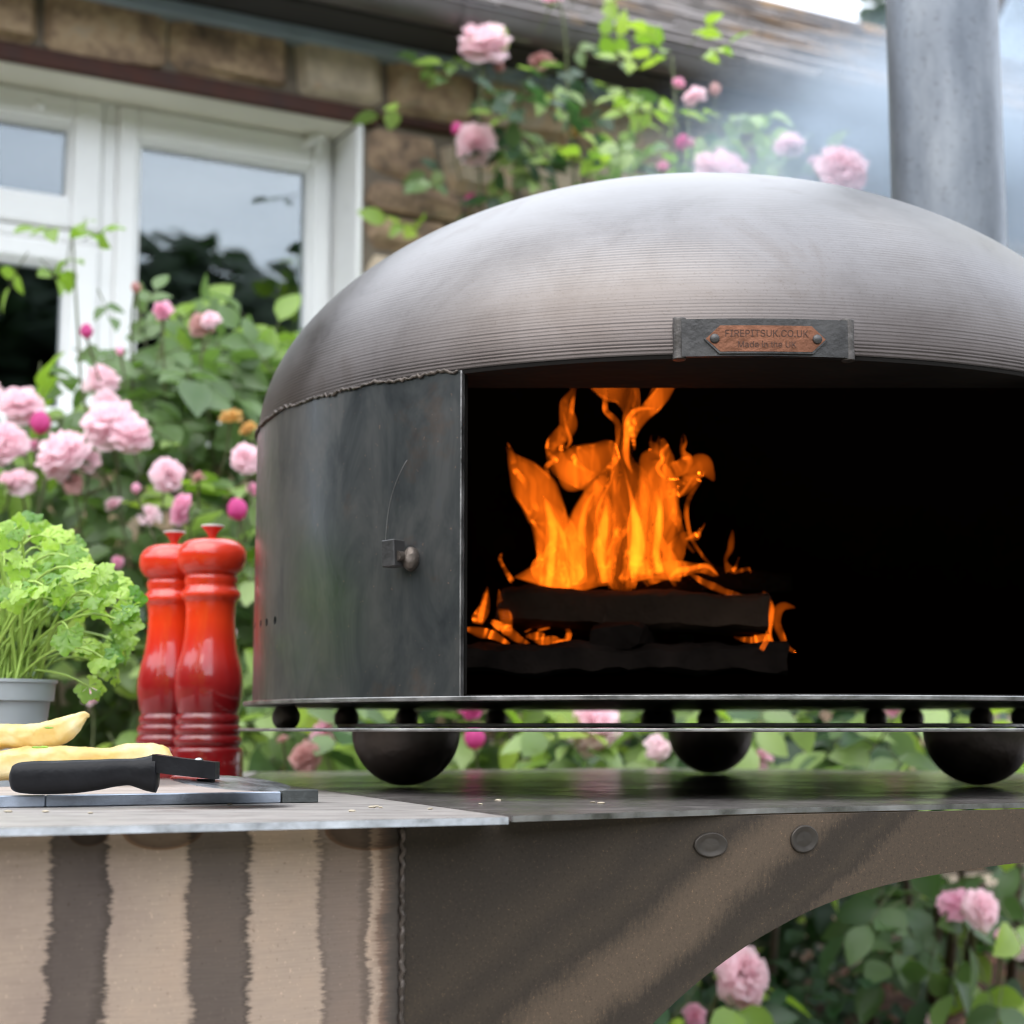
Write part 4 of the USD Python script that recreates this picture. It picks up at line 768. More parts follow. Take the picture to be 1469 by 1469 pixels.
for (u, vv) in targets:
    Y = YP + rg.uniform(-.085, .09); tip = at_y(u, vv, Y)
    an = rg.uniform(0, 6.28); q = rg.uniform(.2, .8) * RP; base = np.array([pc[0] + q * math.cos(an) * .8 + .15 * (tip[0] - pc[0]), pc[1] + q * math.sin(an) * .6, TABLE + hpot - .01])
    h = tip[2] - base[2]; m1 = base + (tip - base) * np.array([.30, .30, .65]) + [0, 0, .02]; m2 = base + (tip - base) * np.array([.7, .7, .95]) + [0, 0, .018]
    tt = np.linspace(0, 1, 10)[:, None]; bz = (1 - tt) ** 3 * base + 3 * (1 - tt) ** 2 * tt * m1 + 3 * (1 - tt) * tt ** 2 * m2 + tt ** 3 * tip
    stems.append(tube(bz, np.linspace(.0014, .0008, 10), 5))
    d = unit(bz[-1] - bz[-3]); outv = unit(d + np.array([0, -.25, .15]) + rg.normal(0, .25, 3))
    nrm = unit(np.array([rg.normal(0, .5), -1.0 + rg.normal(0, .4), .75 + rg.normal(0, .3)]))
    for k, ang in enumerate((0, 1.05, -1.05)):
        y = unit(outv - nrm * (outv @ nrm)); M = place(tip + y * (.006 if k == 0 else 0), np.cross(y, nrm), y, nrm) @ rot([0, 0, 1], ang + rg.normal(0, .15)) @ rot([1, 0, 0], rg.normal(0, .35))
        obj('leaf', T(parsley_leaflet(rg.uniform(.0125, .0185), rg), M), 'parsley_leaf', pot, smooth=True)
obj('stem', cat_(stems), 'parsley_stem', pot, smooth=True, kind='stuff')

# ================================================================== cottage
cot = thing('cottage', 'stone cottage with white casement window, dark gutter and lichen covered roof behind the roses', 'house', hw(0, 0, 0))
FB = -.125                                  # window frame's front plane
a_out = hp(511.5, 300, 0)[0]; a_ji = hp(470, 300, FB)[0]; a_pr = hp(436, 330, FB)[0]; a_pl = hp(195.5, 330, FB)[0]; a_cl = hp(166, 330, FB)[0]
a_ml = hp(140, 330, FB)[0]; a_lr = hp(97, 240, FB)[0]; a_out0 = a_ml - (a_out - a_ml) - .02
z_top = hp(300, 128, FB)[1]; z_ct = hp(300, 172, FB)[1]; z_pt = hp(300, 216, FB)[1]
z_lpt = hp(50, 175, FB)[1]; z_tr1 = hp(50, 290, FB)[1]; z_tr0 = hp(50, 347, FB)[1]; z_p2 = hp(50, 379, FB)[1]
z_sill = hp(300, 640, FB)[1]; z_lin0 = hp(260, 127, 0)[1]; z_lin1 = hp(260, 106, 0)[1]
z_fas0, z_fas1 = hp(400, 49, .03)[1], hp(400, 30, .03)[1]
GB = .20
z_gt, z_gb = hp(900, 55, GB)[1], hp(800, 62, GB)[1]
AL, AR = -2.6, 3.4
print('house', [round(float(x), 3) for x in (a_out0, a_ml, a_cl, a_out, z_sill, z_top, z_lin0, z_lin1, z_fas0, z_fas1, z_gb, z_gt)])
ow0, ow1 = a_out0 - .02, a_out + .014
# mortar body of the wall round the window opening
WT = z_fas1 + .12
wall = obj('wall', cat_([hbox(AL, ow0, -.3, -.012, 0, WT, 0), hbox(ow1, AR, -.3, -.012, 0, WT, 0), hbox(ow0, ow1, -.3, -.012, 0, z_sill - .04, 0), hbox(ow0, ow1, -.3, -.012, z_lin1, WT, 0)]), 'mortar', cot)
rg = np.random.default_rng(8)
def stone(a0, a1, z0, z1):
    d = rg.uniform(.004, .014); m = box(a0, a1, -d, .05, z0, z1, min(.02, (z1 - z0) * .28)); m = m.subdivide() if (a1 - a0) > .28 else m
    m.vertices += (rg.normal(0, 1, m.vertices.shape)) * [.006, .004, .006]
    m.vertices += (meshkit.fbm(m.vertices * 11, 2, int(a0 * 100) % 97)[:, None] - .5) * [.014, .010, .014]
    obj('stone', T(m, HM), 'stone', wall, smooth=40)
z = .47; nst = 0
while z < WT - .03:
    h = rg.uniform(.062, .098) if z > 1.35 else rg.uniform(.13, .18)
    if z < z_lin0 - .001 and z + h > z_lin0 - .035: h = z_lin0 - z
    elif abs(z - z_lin0) < .001: z = z_lin1 - .005; h = WT - z - .001
    a = -1.55 + rg.uniform(-.2, 0)
    while a < 2.15:
        w = (rg.uniform(.12, .28) if z < z_lin1 - .01 else rg.uniform(.2, .36)) if z > 1.3 else rg.uniform(.22, .42); a2 = a + w
        if z + h > z_sill - .03 and z < z_lin0:
            if a < ow0 - .011 < a2: a2 = ow0 - .005
            elif ow0 - .011 <= a < ow1: a = ow1 + .004; continue
        if a2 - a > .05: stone(a + .007, a2 - .007, z + .006, z + h - .006); nst += 1
        a = a2
    z += h
print('stones', nst)
obj('lintel', hbox(ow0 - .25, ow1 + .03, -.0115, .006, z_lin0 - .006, z_lin1 - .001, .003), 'lintel_rust', cot)
obj('lintel', hbox(ow1 + .031, ow1 + .30, -.05, .004, z_lin0 + .008, z_lin1 - .004, .003), 'lintel_rust', cot)
# window
def wbox(a0, a1, b0, b1, z0, z1, c=.005): return hbox(a0, a1, b0, b1, z0, z1, c)
D0 = FB - .06
win = obj('window', cat_([wbox(a_out0, a_out - .001, D0, FB, z_ct, z_lin0 - .0075), wbox(a_ji + .004, a_out - .001, D0, FB - .002, z_sill, z_ct), wbox(a_ml + .004, a_cl, D0, FB - .001, z_sill, z_ct), wbox(a_out0, a_out0 + .05, D0, FB - .002, z_sill, z_ct)]), 'white_paint', cot, label='white painted casement window frame')
obj('head_board', wbox(ow0 + .002, ow1 - .0135, FB + .002, -.012, z_lin0 - .0065, z_lin0 - .001, .001), 'shaded_white', win)
obj('reveal', wbox(a_out, ow1 - .001, D0, .003, z_sill, z_lin0 - .007, .004), 'white_paint', win)
obj('sill', wbox(ow0 - .04, ow1 + .04, -.16, .05, z_sill - .05, z_sill - .001), 'white_paint', win)
def sash(a0, a1, z0, z1, st, tr, name='casement'):
    F1, F0 = FB + .012, FB - .034
    parts = [wbox(a0, a0 + st, F0, F1, z0, z1), wbox(a1 - st, a1, F0, F1, z0, z1), wbox(a0 + st, a1 - st, F0, F1 - .0015, z1 - tr, z1 - .0), wbox(a0 + st, a1 - st, F0, F1 - .0015, z0, z0 + tr)]
    g = .008                                   # glazing bead
    i0, i1, k0, k1 = a0 + st, a1 - st, z0 + tr, z1 - tr
    parts += [wbox(i0 - .001, i0 + g, F0 + .004, F1 - .012, k0, k1, .002), wbox(i1 - g, i1 + .001, F0 + .004, F1 - .012, k0, k1, .002), wbox(i0, i1, F0 + .004, F1 - .0125, k1 - g, k1 + .001, .002), wbox(i0, i1, F0 + .004, F1 - .0125, k0 - .001, k0 + g, .002)]
    s = obj(name, cat_(parts), 'white_paint', win)
    obj('pane', T(box(i0 + .001, i1 - .001, .0 - (F0 + .018), -(F0 + .014), k0 + .001, k1 - .001), HM), 'pane_glass', win)
sash(a_cl - .002, a_ji + .002, z_sill + .004, z_ct - .003, a_pl - a_cl, z_ct - z_pt)
lst = a_ml - a_lr - .0
sash(a_out0 + .05, a_ml + .002, z_tr0 + (z_tr1 - z_tr0) * .42, z_ct - .003, lst * .92, (z_ct - z_lpt) * .9)
obj('transom', wbox(a_out0 + .05, a_ml + .002, D0, FB + .004, z_tr0 + (z_tr1 - z_tr0) * .08, z_tr0 + (z_tr1 - z_tr0) * .40), 'white_paint', win)
sash(a_out0 + .05, a_ml + .002, z_sill + .004, z_tr0 + (z_tr1 - z_tr0) * .05, lst * .92, (z_tr0 - z_p2) * .9)
# small fittings: hinge on the right casement, knob on the left
ha, hz = hp(456, 203, FB + .03)
obj('hinge', cat_([T(tube([(-.030, 0, -.012), (-.008, -.004, .004), (.012, 0, .014)], [.006, .010, .012], 10), HM @ place((ha, -(FB + .028), hz), [1, 0, 0], [0, 1, 0], [0, 0, 1])), T(tube([(.002, 0, -.026), (.006, -.002, .012)], [.006, .010], 8), HM @ place((ha, -(FB + .028), hz), [1, 0, 0], [0, 1, 0], [0, 0, 1]))]), 'white_paint', win, smooth=40)
for u, v in ((58, 148), (493, 176)):
    ka, kz = hp(u, v, FB + .02); m = trimesh.creation.icosphere(2, .011 if u < 100 else .006); m.apply_scale((1, .7, 1)); obj('screw_cover', T(m, HM @ place((ka, -(FB + .012), kz), [1, 0, 0], [0, 1, 0], [0, 0, 1])), 'white_paint' if u < 100 else 'mortar', win, smooth=True)
# dark room behind
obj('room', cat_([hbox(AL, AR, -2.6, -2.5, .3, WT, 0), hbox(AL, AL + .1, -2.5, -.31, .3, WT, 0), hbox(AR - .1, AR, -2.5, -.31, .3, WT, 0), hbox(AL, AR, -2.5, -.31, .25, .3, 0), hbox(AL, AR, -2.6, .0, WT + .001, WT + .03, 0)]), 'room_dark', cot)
# eaves
obj('fascia', hbox(AL, AR, -.02, .03, z_fas0, z_fas1, .003), 'fascia_paint', cot)
obj('soffit', hbox(AL, AR, -.02, GB - .075, z_fas1 + .002, z_fas1 + .02, .002), 'soffit_dark', cot)
obj('barge', hbox(AL, AR, GB - .085, GB - .072, z_fas1 + .0225, z_gt + .01, .002), 'soffit_dark', cot)
def gutter(a0, a1):
    gh = z_gt - z_gb; y0 = GB - .035
    pr = [(GB - .070, z_gt)] + [(y0 + .035 * math.cos(t), z_gb + .04 + .04 * math.sin(t)) for t in np.linspace(math.pi, 2 * math.pi, 14)] + [(GB, z_gt - .004), (GB + .004, z_gt - .002), (GB + .003, z_gt + .003), (GB - .004, z_gt + .002), (GB - .004, z_gb + .04)] + [(y0 + .031 * math.cos(t), z_gb + .041 + .036 * math.sin(t)) for t in np.linspace(2 * math.pi, math.pi, 14)] + [(GB - .067, z_gt)]
    v = np.array([[hw(a, b, z) for b, z in pr] for a in (a0, a1)]); return skin(v, False)
aj = hp(674, 25, GB)[0]
obj('gutter', gutter(AL, aj - .002), 'gutter_plastic', cot, smooth=30); obj('gutter', gutter(aj + .002, AR), 'gutter_plastic', cot, smooth=30)
def gcoll(a):
    g = gutter(a - .03, a + .03); return g
m = gutter(aj - .012, aj + .012); cc = hw(aj, GB - .035, (z_gt + z_gb) / 2); m.vertices = cc + (m.vertices - cc) * [1.0, 1.0, 1.0] + EN * .004 - np.array([0, 0, .003]); obj('gutter_joint', m, 'gutter_plastic', cot, smooth=30)
# roof: stone slates in courses from the gutter to the ridge
RUN = .95; br_ = GB - .03 - RUN
zr_ = np.mean([hp(u, v, br_)[1] for u, v in ((1030, 3), (1150, 30), (1255, 55))]); z_e = z_gt + .012
slope = math.hypot(RUN, zr_ - z_e); sv = np.array([0, -RUN, zr_ - z_e]) / slope      # in (a, b, z)
rg = np.random.default_rng(33)
nv = np.array([0, sv[2], -sv[1]])
RF = np.eye(4); RF[:3, 0] = EA; RF[:3, 1] = EN * sv[1] + np.array([0, 0, sv[2]]); RF[:3, 2] = EN * nv[1] + np.array([0, 0, nv[2]]); RF[:3, 3] = hw(0, GB - .03, z_e)
roof = obj('roof', cat_([T(box(AL, AR, .01, slope, -.05, -.012), RF)]), 'soffit_dark', cot)
rows = 8; gz = slope / rows
for k in range(rows):
    a = -.6 + rg.uniform(-.2, 0)
    while a < 2.6:
        w = rg.uniform(.13, .24); m = box(a + .003, a + w - .003, 0, gz * 1.45, 0, rg.uniform(.012, .02), .003); m.vertices += rg.normal(0, .002, m.vertices.shape)
        m = T(m, place((0, k * gz - .025 + rg.uniform(-.006, .006), .010), [1, 0, 0], [0, 1, -.085], [0, .085, 1])); obj('slate', T(m, RF), 'roof_tile', roof); a += w
obj('ridge', T(tube([(AL, slope + .01, .004), (-.2, slope + .01, .006), (1.0, slope + .01, .0), (AR, slope + .01, .004)], .035, 12), RF), 'roof_tile', roof, smooth=40)
obj('back_slope', T(box(AL, AR, 0, 1.0, -.05, -.012), HM @ place((0, -br_ + .02, zr_), [1, 0, 0], [0, .85, -.5], [0, .5, .85])), 'soffit_dark', roof)

# cream gable of the neighbouring house
gp = at_y(1448, 20, 9.0); gz0 = 0.
gh = thing('gabled_house', 'cream rendered gable with dark sloping bargeboard at the far right behind the flue', 'house', (gp[0], gp[1], 0))
def gx(u, v): p = at_y(u, v, 9.0); return p[0], p[2]
x0, zA = gx(1433, 62); x1, zB = gx(1459, 0)
sl = (zB - zA) / (x1 - x0); xw = gx(1395, 100)[0]; ap = xw + 2.6
eave_z = zA + sl * (xw - x0)
obj('wall', T(trimesh.creation.extrude_polygon(sg.Polygon([(xw, 0), (xw + 5.2, 0), (xw + 5.2, eave_z), (ap, eave_z + sl * 2.6), (xw, eave_z)]), 5, engine='earcut'), place((0, 14, 0), [1, 0, 0], [0, 0, 1], [0, -1, 0])), 'cream_render', gh)
for s in (1, -1):
    q = np.array([ap, 9.0, eave_z + sl * 2.6]); d = unit([-s, 0, -sl])
    obj('bargeboard' , T(box(-.05, 7.4, -.12, -.0, -.18, .05, .01), place(q, d, [0, 1, 0], np.cross(d, [0, 1, 0]) * (1 if np.cross(d, [0, 1, 0])[2] > 0 else -1))), 'fascia_paint', gh)
    obj('roof_slope', T(box(-.05, 7.4, .002, 5.2, .055, .12, .01), place(q, d, [0, 1, 0], np.cross(d, [0, 1, 0]) * (1 if np.cross(d, [0, 1, 0])[2] > 0 else -1))), 'roof_tile', gh)

# ================================================================== roses
def leaflet(L, W, rg):
    n = 6; t = np.linspace(0, 1, n); w = W * np.sin(np.pi * np.clip(t, 0, 1) ** .82) ** .85 * .5
    cd = rg.uniform(.05, .4); fo = rg.uniform(.1, .5); tw = rg.uniform(-.3, .3)
    x = np.stack([-w, 0 * w, w], 1); y = np.repeat((t * L)[:, None], 3, 1); z = -cd * L * t[:, None] ** 2 + np.abs(x) * fo + x * tw * t[:, None]
    V = np.stack([x, y, z], -1).reshape(-1, 3); f = []
    for i in range(n - 1):
        for j in range(2):
            a = i * 3 + j; f += [(a, a + 1, a + 4), (a, a + 4, a + 3)]
    return tri(V, f)
def petal(R, op, wd, cup, rg, az, rise=0.):
    ns, nw = 5, 5; s = np.linspace(.08, 1, ns)[:, None]; w = np.linspace(-1, 1, nw)[None, :]
    al = op * (.55 + .45 * np.minimum(s * 1.15, 1) ** 1.1) - .16 * np.maximum(s - .8, 0) * 5 * rg.uniform(-.4, 1) - cup * w ** 2 * s * .4; ph = az + w * wd * 1.35 * np.sin(np.pi * (.18 + .52 * s)) ** .7
    rho = R * s ** .75 * (1 - .10 * w ** 2 * s ** 2) + R * .05 * s * np.sin(w * 4 + rg.uniform(0, 6)) + R * .02 * rg.normal(size=(ns, nw)) * s
    V = np.stack([rho * np.sin(al) * np.cos(ph), rho * np.sin(al) * np.sin(ph), rho * np.cos(al) + rise * R], -1).reshape(-1, 3); f = []
    for i in range(ns - 1):
        for j in range(nw - 1):
            a = i * nw + j; f += [(a, a + 1, a + nw + 1), (a, a + nw + 1, a + nw)]
    return tri(V, f)
def bloom(R, kind, rg):
    rings = {'full': [(7, 1.75, .94, .2, .1), (9, 1.45, .98, .3, .1), (10, 1.18, 1.0, .3, .1), (10, .92, 1.0, .3, .1), (8, .66, .97, .3, .1), (6, .40, .94, .3, .1), (4, .16, .90, .25, .1)],
             'half': [(6, 1.15, .95, .55, 0), (6, .82, .98, .5, .04), (6, .52, .96, .5, .05), (5, .28, .92, .4, .05)],
             'ragged': [(7, 1.9, .9, .4, 0), (6, 1.45, .8, .5, 0), (6, 1.0, .7, .6, .05), (5, .6, .55, .5, .05)]}[kind]
    ps = []
    for n, op, k, cup, rise in rings:
        o = rg.uniform(0, 6.28)
        for i in range(n):
            if kind == 'ragged' and rg.random() < .25: continue
            ps.append(petal(R * k * rg.uniform(.88, 1.08), op * rg.uniform(.88, 1.1), 3.5 / n, cup, rg, o + i * 2 * np.pi / n + rg.normal(0, .12), rise))
    return jitter(cat_(ps), R * .14, .75 / R, int(rg.integers(900)), 3)
def facing(z, rg):
    z = unit(z); x = unit(np.cross(z, rg.normal(size=3))); return x, np.cross(z, x), z
class Rose:
    def __init__(self, name, label, base, group=None, seed=0):
        self.path = thing(name, label, 'rose bush', base, group); self.base = np.asarray(base, float); self.rg = np.random.default_rng(seed)
        self.leaves = []; self.stuff = []; self.stalks = []; self.tone = 'rose_leaf'
    def compound(self, p, d, L=.05, young=False, stuff=False, n=5):
        rg = self.rg; d = unit(d); nrm = unit(np.array([0, -.55, .8]) + rg.normal(0, .45, 3)); y = unit(d - nrm * (d @ nrm) * .8); x = unit(np.cross(y, nrm)); nrm = np.cross(x, y)
        LL = L * 1.6; end = p + y * LL
        self.stalks.append(tube([p, p + y * LL * .5 + nrm * .003, end], [.0011, .0009, .0006], 4))
        spots = [(1.0, 0)] + [(.62, s) for s in (1, -1)] + ([(.25, s) for s in (1, -1)] if n >= 5 else [])
        for t, s in spots:
            l = L * rg.uniform(.85, 1.15) * (1.1 if s == 0 else .9); q = p + y * LL * t
            ang = s * -1.05 + rg.normal(0, .12); M = place(q, x, y, nrm) @ rot([0, 0, 1], ang) @ rot([1, 0, 0], rg.normal(0, .25)) @ rot([0, 1, 0], rg.normal(0, .3))
            m = T(leaflet(l, l * rg.uniform(.56, .72), rg), M)
            (self.stuff if stuff else self.leaves).append((m, young, np.linalg.norm(q - C)))
    def stem(self, pts, r0=.004, r1=.002, material=None):
        q = spline(np.array(pts), 14) if len(pts) > 2 else np.array(pts)
        obj('stem', tube(q, np.linspace(r0, r1, len(q)), 7), material or 'rose_stem', self.path, smooth=True)
    def flower(self, u, v, size, Y, kind='full', colour='petal_pale', axis=None, leaves=True):
        rg = self.rg; P = at_y(u, v, Y); R = size / F * Y / 2
        ax = unit(np.array([0, -.75, .55]) + rg.normal(0, .28, 3)) if axis is None else unit(axis)
        x, y, z = facing(ax, rg)
        if kind == 'bud':
            pr = [(.001, -1.05), (.45, -.9), (.82, -.4), (.9, 0), (.75, .5), (.42, .88), (.001, 1.05)]
            m = lathe([(r * R, h * R) for r, h in pr], 14); m = jitter(m, R * .1, 1.5 / R, int(u)); M = place(P, x, y, unit(ax + np.array([0, 0, .8])))
            fl = obj('flower_bud', T(m, place(P, *facing(ax + np.array([0, 0, .8]), rg))), colour, self.path, smooth=True)
            base = P - unit(ax + np.array([0, 0, .8])) * R
        else:
            m = T(bloom(R * (1.12 if kind == 'full' else 1.06), kind, rg), place(P - ax * R * .35, x, y, z)); fl = obj('flower', m, colour, self.path, smooth=True); base = P - ax * R * .35
            ps = []
            for i in range(5):
                l = leaflet(R * .9, R * .3, rg); ps.append(T(l, place(base, x, y, z) @ rot([0, 0, 1], i * 1.256) @ rot([1, 0, 0], -.1)))
            obj('sepals', cat_(ps), 'rose_leaf', fl, smooth=True)
        en = base + np.array([0, .03, -.06]) + rg.normal(0, .012, 3); self.stalks.append(tube([base, (base + en) / 2 - ax * .01, en], [.0022, .0016, .0016], 6))
        return base
    def cloud(self, poly, Ys, n, L=.05, stuff=False, young=.15, n5=5, drift=(0, -.3, .2)):
        pg = sg.Polygon(poly); x0, y0, x1, y1 = pg.bounds; rg = self.rg; k = 0
        while k < n:
            u, v = rg.uniform(x0, x1), rg.uniform(y0, y1)
            if not pg.contains(sg.Point(u, v)): continue
            Y = rg.uniform(*Ys); p = at_y(u, v, Y)
            b = (p - WO) @ EN
            if b < .06: p = p + EN * (.06 - b + rg.uniform(0, .08))
            self.compound(p, np.array(drift) + rg.normal(0, .6, 3), L * rg.uniform(.8, 1.2), rg.random() < young, stuff, n5); k += 1
    def done(self, limit=290):
        self.leaves.sort(key=lambda t: t[2]); rest = self.stuff + self.leaves[limit:]
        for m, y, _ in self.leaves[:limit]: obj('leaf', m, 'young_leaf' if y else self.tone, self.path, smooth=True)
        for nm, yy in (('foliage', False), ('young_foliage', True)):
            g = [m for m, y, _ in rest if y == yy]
            if g: obj(nm, cat_(g), 'young_leaf' if yy else 'shaded_leaf', self.path, smooth=True, kind='stuff')
        if self.stalks: obj('stalks', cat_(self.stalks), 'rose_stem', self.path, smooth=True, kind='stuff')

PALE, PINK, DEEP, FADE, DRY = 'petal_pale', 'petal_pink', 'petal_deep', 'petal_faded', 'petal_dry'
def soil(u, Y): p = at_y(u, 1000, Y); p[2] = SOIL - .02; return p
# A: the big bush under the window
A = Rose('rose_bush', 'large pink flowered rose bush under the cottage window, left of the oven', soil(170, 2.75), seed=1)
for (u, v, s, Y, k, c) in [
    (30, 583, 64, 2.45, 'full', PALE), (58, 606, 34, 2.43, 'bud', DEEP), (146, 545, 52, 2.55, 'full', PALE), (150, 575, 46, 2.52, 'half', PALE), (158, 608, 84, 2.42, 'full', PALE), (188, 622, 58, 2.40, 'full', PALE),
    (92, 652, 80, 2.38, 'full', PALE), (128, 662, 44, 2.40, 'half', PALE), (105, 690, 36, 2.38, 'ragged', FADE), (8, 638, 64, 2.40, 'full', PALE), (28, 686, 46, 2.38, 'ragged', PALE), (14, 690, 40, 2.38, 'half', PALE), (50, 640, 26, 2.45, 'half', PINK),
    (234, 446, 40, 2.50, 'half', PINK), (286, 462, 46, 2.52, 'ragged', FADE), (300, 455, 34, 2.5, 'ragged', PALE), (124, 475, 22, 2.5, 'bud', DEEP), (195, 412, 17, 2.5, 'bud', FADE), (172, 503, 14, 2.5, 'bud', PINK),
    (330, 592, 40, 2.40, 'ragged', DRY), (357, 617, 34, 2.38, 'half', DRY), (240, 682, 48, 2.36, 'full', PALE), (264, 726, 46, 2.34, 'half', PINK), (258, 742, 34, 2.34, 'half', PINK), (340, 730, 33, 2.30, 'bud', DEEP), (352, 658, 44, 2.36, 'full', PALE), (283, 682, 26, 2.38, 'ragged', FADE),
    (214, 735, 40, 2.42, 'ragged', PALE), (163, 725, 30, 2.44, 'half', PALE), (362, 705, 30, 2.4, 'half', PINK), (330, 912, 26, 2.4, 'half', PALE), (168, 806, 24, 2.4, 'half', PINK), (195, 700, 16, 2.4, 'bud', PINK), (-30, 560, 60, 2.5, 'full', PALE), (-40, 700, 60, 2.4, 'full', PALE),
    (405, 1062, 22, 2.32, 'half', FADE), (440, 1086, 44, 2.28, 'full', FADE), (465, 1050, 46, 2.34, 'ragged', PINK), (130, 1000, 30, 2.4, 'half', PALE), (420, 880, 50, 2.5, 'full', PALE)]:
    A.flower(u, v, s, Y - .14, k, c)
A.cloud([(-60, 600), (60, 590), (150, 640), (240, 570), (300, 510), (350, 490), (420, 530), (430, 700), (430, 960), (200, 1000), (-60, 900)], (2.40, 2.62), 64, .056, drift=(0, -.5, .1))
A.cloud([(180, 520), (240, 490), (340, 480), (400, 510), (430, 580), (240, 620), (150, 620)], (2.45, 2.7), 22, .056)
A.cloud([(150, 700), (430, 640), (430, 1080), (120, 1050)], (2.3, 2.5), 40, .056, young=.28)
A.cloud([(-80, 640), (200, 600), (430, 560), (480, 700), (480, 1180), (-80, 1180)], (2.58, 3.0), 240, .056, stuff=True)
A.cloud([(-260, 560), (-50, 590), (-50, 1200), (-260, 1200)], (2.4, 2.9), 80, .056, stuff=True)
A.cloud([(190, 480), (300, 470), (430, 520), (430, 640), (150, 640)], (2.6, 2.85), 45, .056, stuff=True)
A.cloud([(340, 985), (560, 985), (560, 1125), (340, 1125)], (2.2, 2.5), 24, .056)
for (u, v, l) in ((40, 362, .05), (58, 372, .04), (95, 330, .045), (112, 322, .05), (120, 345, .045), (100, 352, .05), (124, 312, .035), (140, 415, .04), (75, 555, .05), (58, 520, .05), (105, 500, .05), (200, 460, .045), (205, 505, .05)):
    p = at_y(u, v, 2.5); A.compound(p, A.rg.normal(0, .5, 3) + [0, 0, -.25], l * .8, v < 400, n=3)
for pts in ([(230, 1150, 2.7), (190, 800, 2.6), (118, 560, 2.5), (106, 440, 2.5), (104, 340, 2.5)], [(230, 1150, 2.7), (215, 900, 2.6), (190, 560, 2.55), (194, 415, 2.5)], [(300, 1150, 2.7), (280, 800, 2.6), (240, 620, 2.55), (232, 450, 2.5)], [(320, 1150, 2.75), (320, 800, 2.6), (300, 600, 2.55), (290, 465, 2.52)],
            [(100, 1150, 2.7), (70, 850, 2.55), (35, 590, 2.48)], [(60, 1150, 2.7), (40, 800, 2.5), (90, 600, 2.5), (20, 640, 2.45)], [(330, 1150, 2.7), (400, 800, 2.6), (330, 560, 2.6), (415, 555, 2.6)], [(200, 1180, 2.6), (180, 800, 2.5), (160, 610, 2.45)], [(350, 1180, 2.6), (365, 900, 2.4), (345, 730, 2.32)]):
    A.stem([at_y(*p) for p in pts], .006, .0018)
A.done()
# B: climbing shoots against the wall, behind the dome
B = Rose('climbing_rose', 'tall climbing rose on the stone wall right of the window, blooms reaching the gutter', soil(720, 3.3), seed=2)
for (u, v, s, Y, k, c, ax) in [(695, 62, 76, 2.95, 'full', PALE, (0, -.6, .6)), (776, 90, 48, 3.05, 'half', FADE, None), (684, 207, 62, 2.95, 'full', PALE, (0, -.7, -.25)), (655, 184, 19, 2.95, 'bud', DEEP, None), (677, 287, 26, 3.0, 'half', DEEP, None), (823, 187, 26, 3.05, 'ragged', DRY, None), (792, -2, 34, 3.0, 'half', PINK, None), (716, 95, 22, 2.95, 'half', FADE, None)]:
    B.flower(u, v, s, Y + .27, k, c, ax)
for (u, v, l, y, d) in [(605, 145, .058, 0, (-1, 0, -.1)), (690, 100, .05, 0, (-1, -.3, .1)), (720, 105, .05, 0, (1, -.3, 0)), (650, 120, .05, 0, (-1, 0, -.2)), (740, 118, .055, 0, (1, 0, -.3)), (690, 150, .05, 0, (.2, -.5, -.4)), (655, 235, .05, 0, (-1, -.3, -.5)), (715, 220, .05, 0, (1, -.3, -.3)), (735, 245, .05, 0, (1, -.2, -.5)), (640, 262, .05, 0, (-.7, -.4, -.8)), (640, 305, .05, 1, (-1, -.4, .3)), (605, 332, .05, 1, (-1, -.5, .1)), (700, 290, .05, 0, (1, -.3, .2)),
                     (760, 60, .05, 1, (-1, -.3, 0)), (770, 40, .05, 1, (-.6, -.3, .4)), (835, 20, .055, 1, (1, -.4, .2)), (850, 50, .055, 1, (1, -.4, -.4)), (820, 8, .05, 1, (.2, -.4, 1)), (800, 70, .05, 0, (.5, -.5, 0)), (810, 110, .055, 0, (.2, -.6, -.5)), (845, 120, .055, 0, (1, -.3, -.1)), (770, 125, .05, 0, (-.8, -.3, -.2)), (800, 150, .055, 0, (-.4, -.5, -.6)), (850, 150, .055, 0, (.8, -.4, -.5)), (830, 215, .05, 0, (.6, -.5, -.4)), (790, 210, .05, 0, (-.6, -.5, -.4)), (755, 180, .05, 0, (-.5, -.3, .2)), (745, 150, .05, 0, (-.5, -.2, .2)), (850, 235, .05, 0, (.5, -.5, .2)), (800, 250, .05, 0, (-.3, -.5, 0)), (770, 245, .05, 0, (0, -.5, 0)), (735, 270, .05, 0, (0, -.4, .4)), (680, 255, .05, 0, (.3, -.4, .2)), (870, 185, .05, 0, (.7, -.3, -.2)), (860, 95, .05, 0, (.9, -.3, .1))]:
    B.compound(at_y(u, v, B.rg.uniform(3.18, 3.38)), d, l * .95, bool(y), n=5 if B.rg.random() < .3 else 3)
B.cloud([(770, 90), (850, 80), (870, 200), (880, 330), (700, 330), (720, 240), (760, 180)], (3.1, 3.4), 20, .05, stuff=True, young=.1)
B.cloud([(640, 330), (920, 330), (920, 900), (640, 900)], (3.0, 3.5), 60, .055, stuff=True)
for pts in ([(720, 1150, 3.25), (690, 700, 3.1), (690, 300, 3.0), (687, 150, 2.97), (694, 75, 2.96)], [(760, 1150, 3.3), (790, 700, 3.2), (825, 300, 3.1), (815, 150, 3.05), (812, 60, 3.02), (800, -10, 3.0)], [(770, 1150, 3.3), (760, 600, 3.2), (740, 300, 3.2), (775, 95, 3.06)], [(740, 1150, 3.3), (850, 500, 3.2), (860, 250, 3.2), (838, 130, 3.1)]):
    B.stem([at_y(p[0], p[1], min(p[2] + .25, 3.38)) for p in pts], .006, .0022)
B.done()
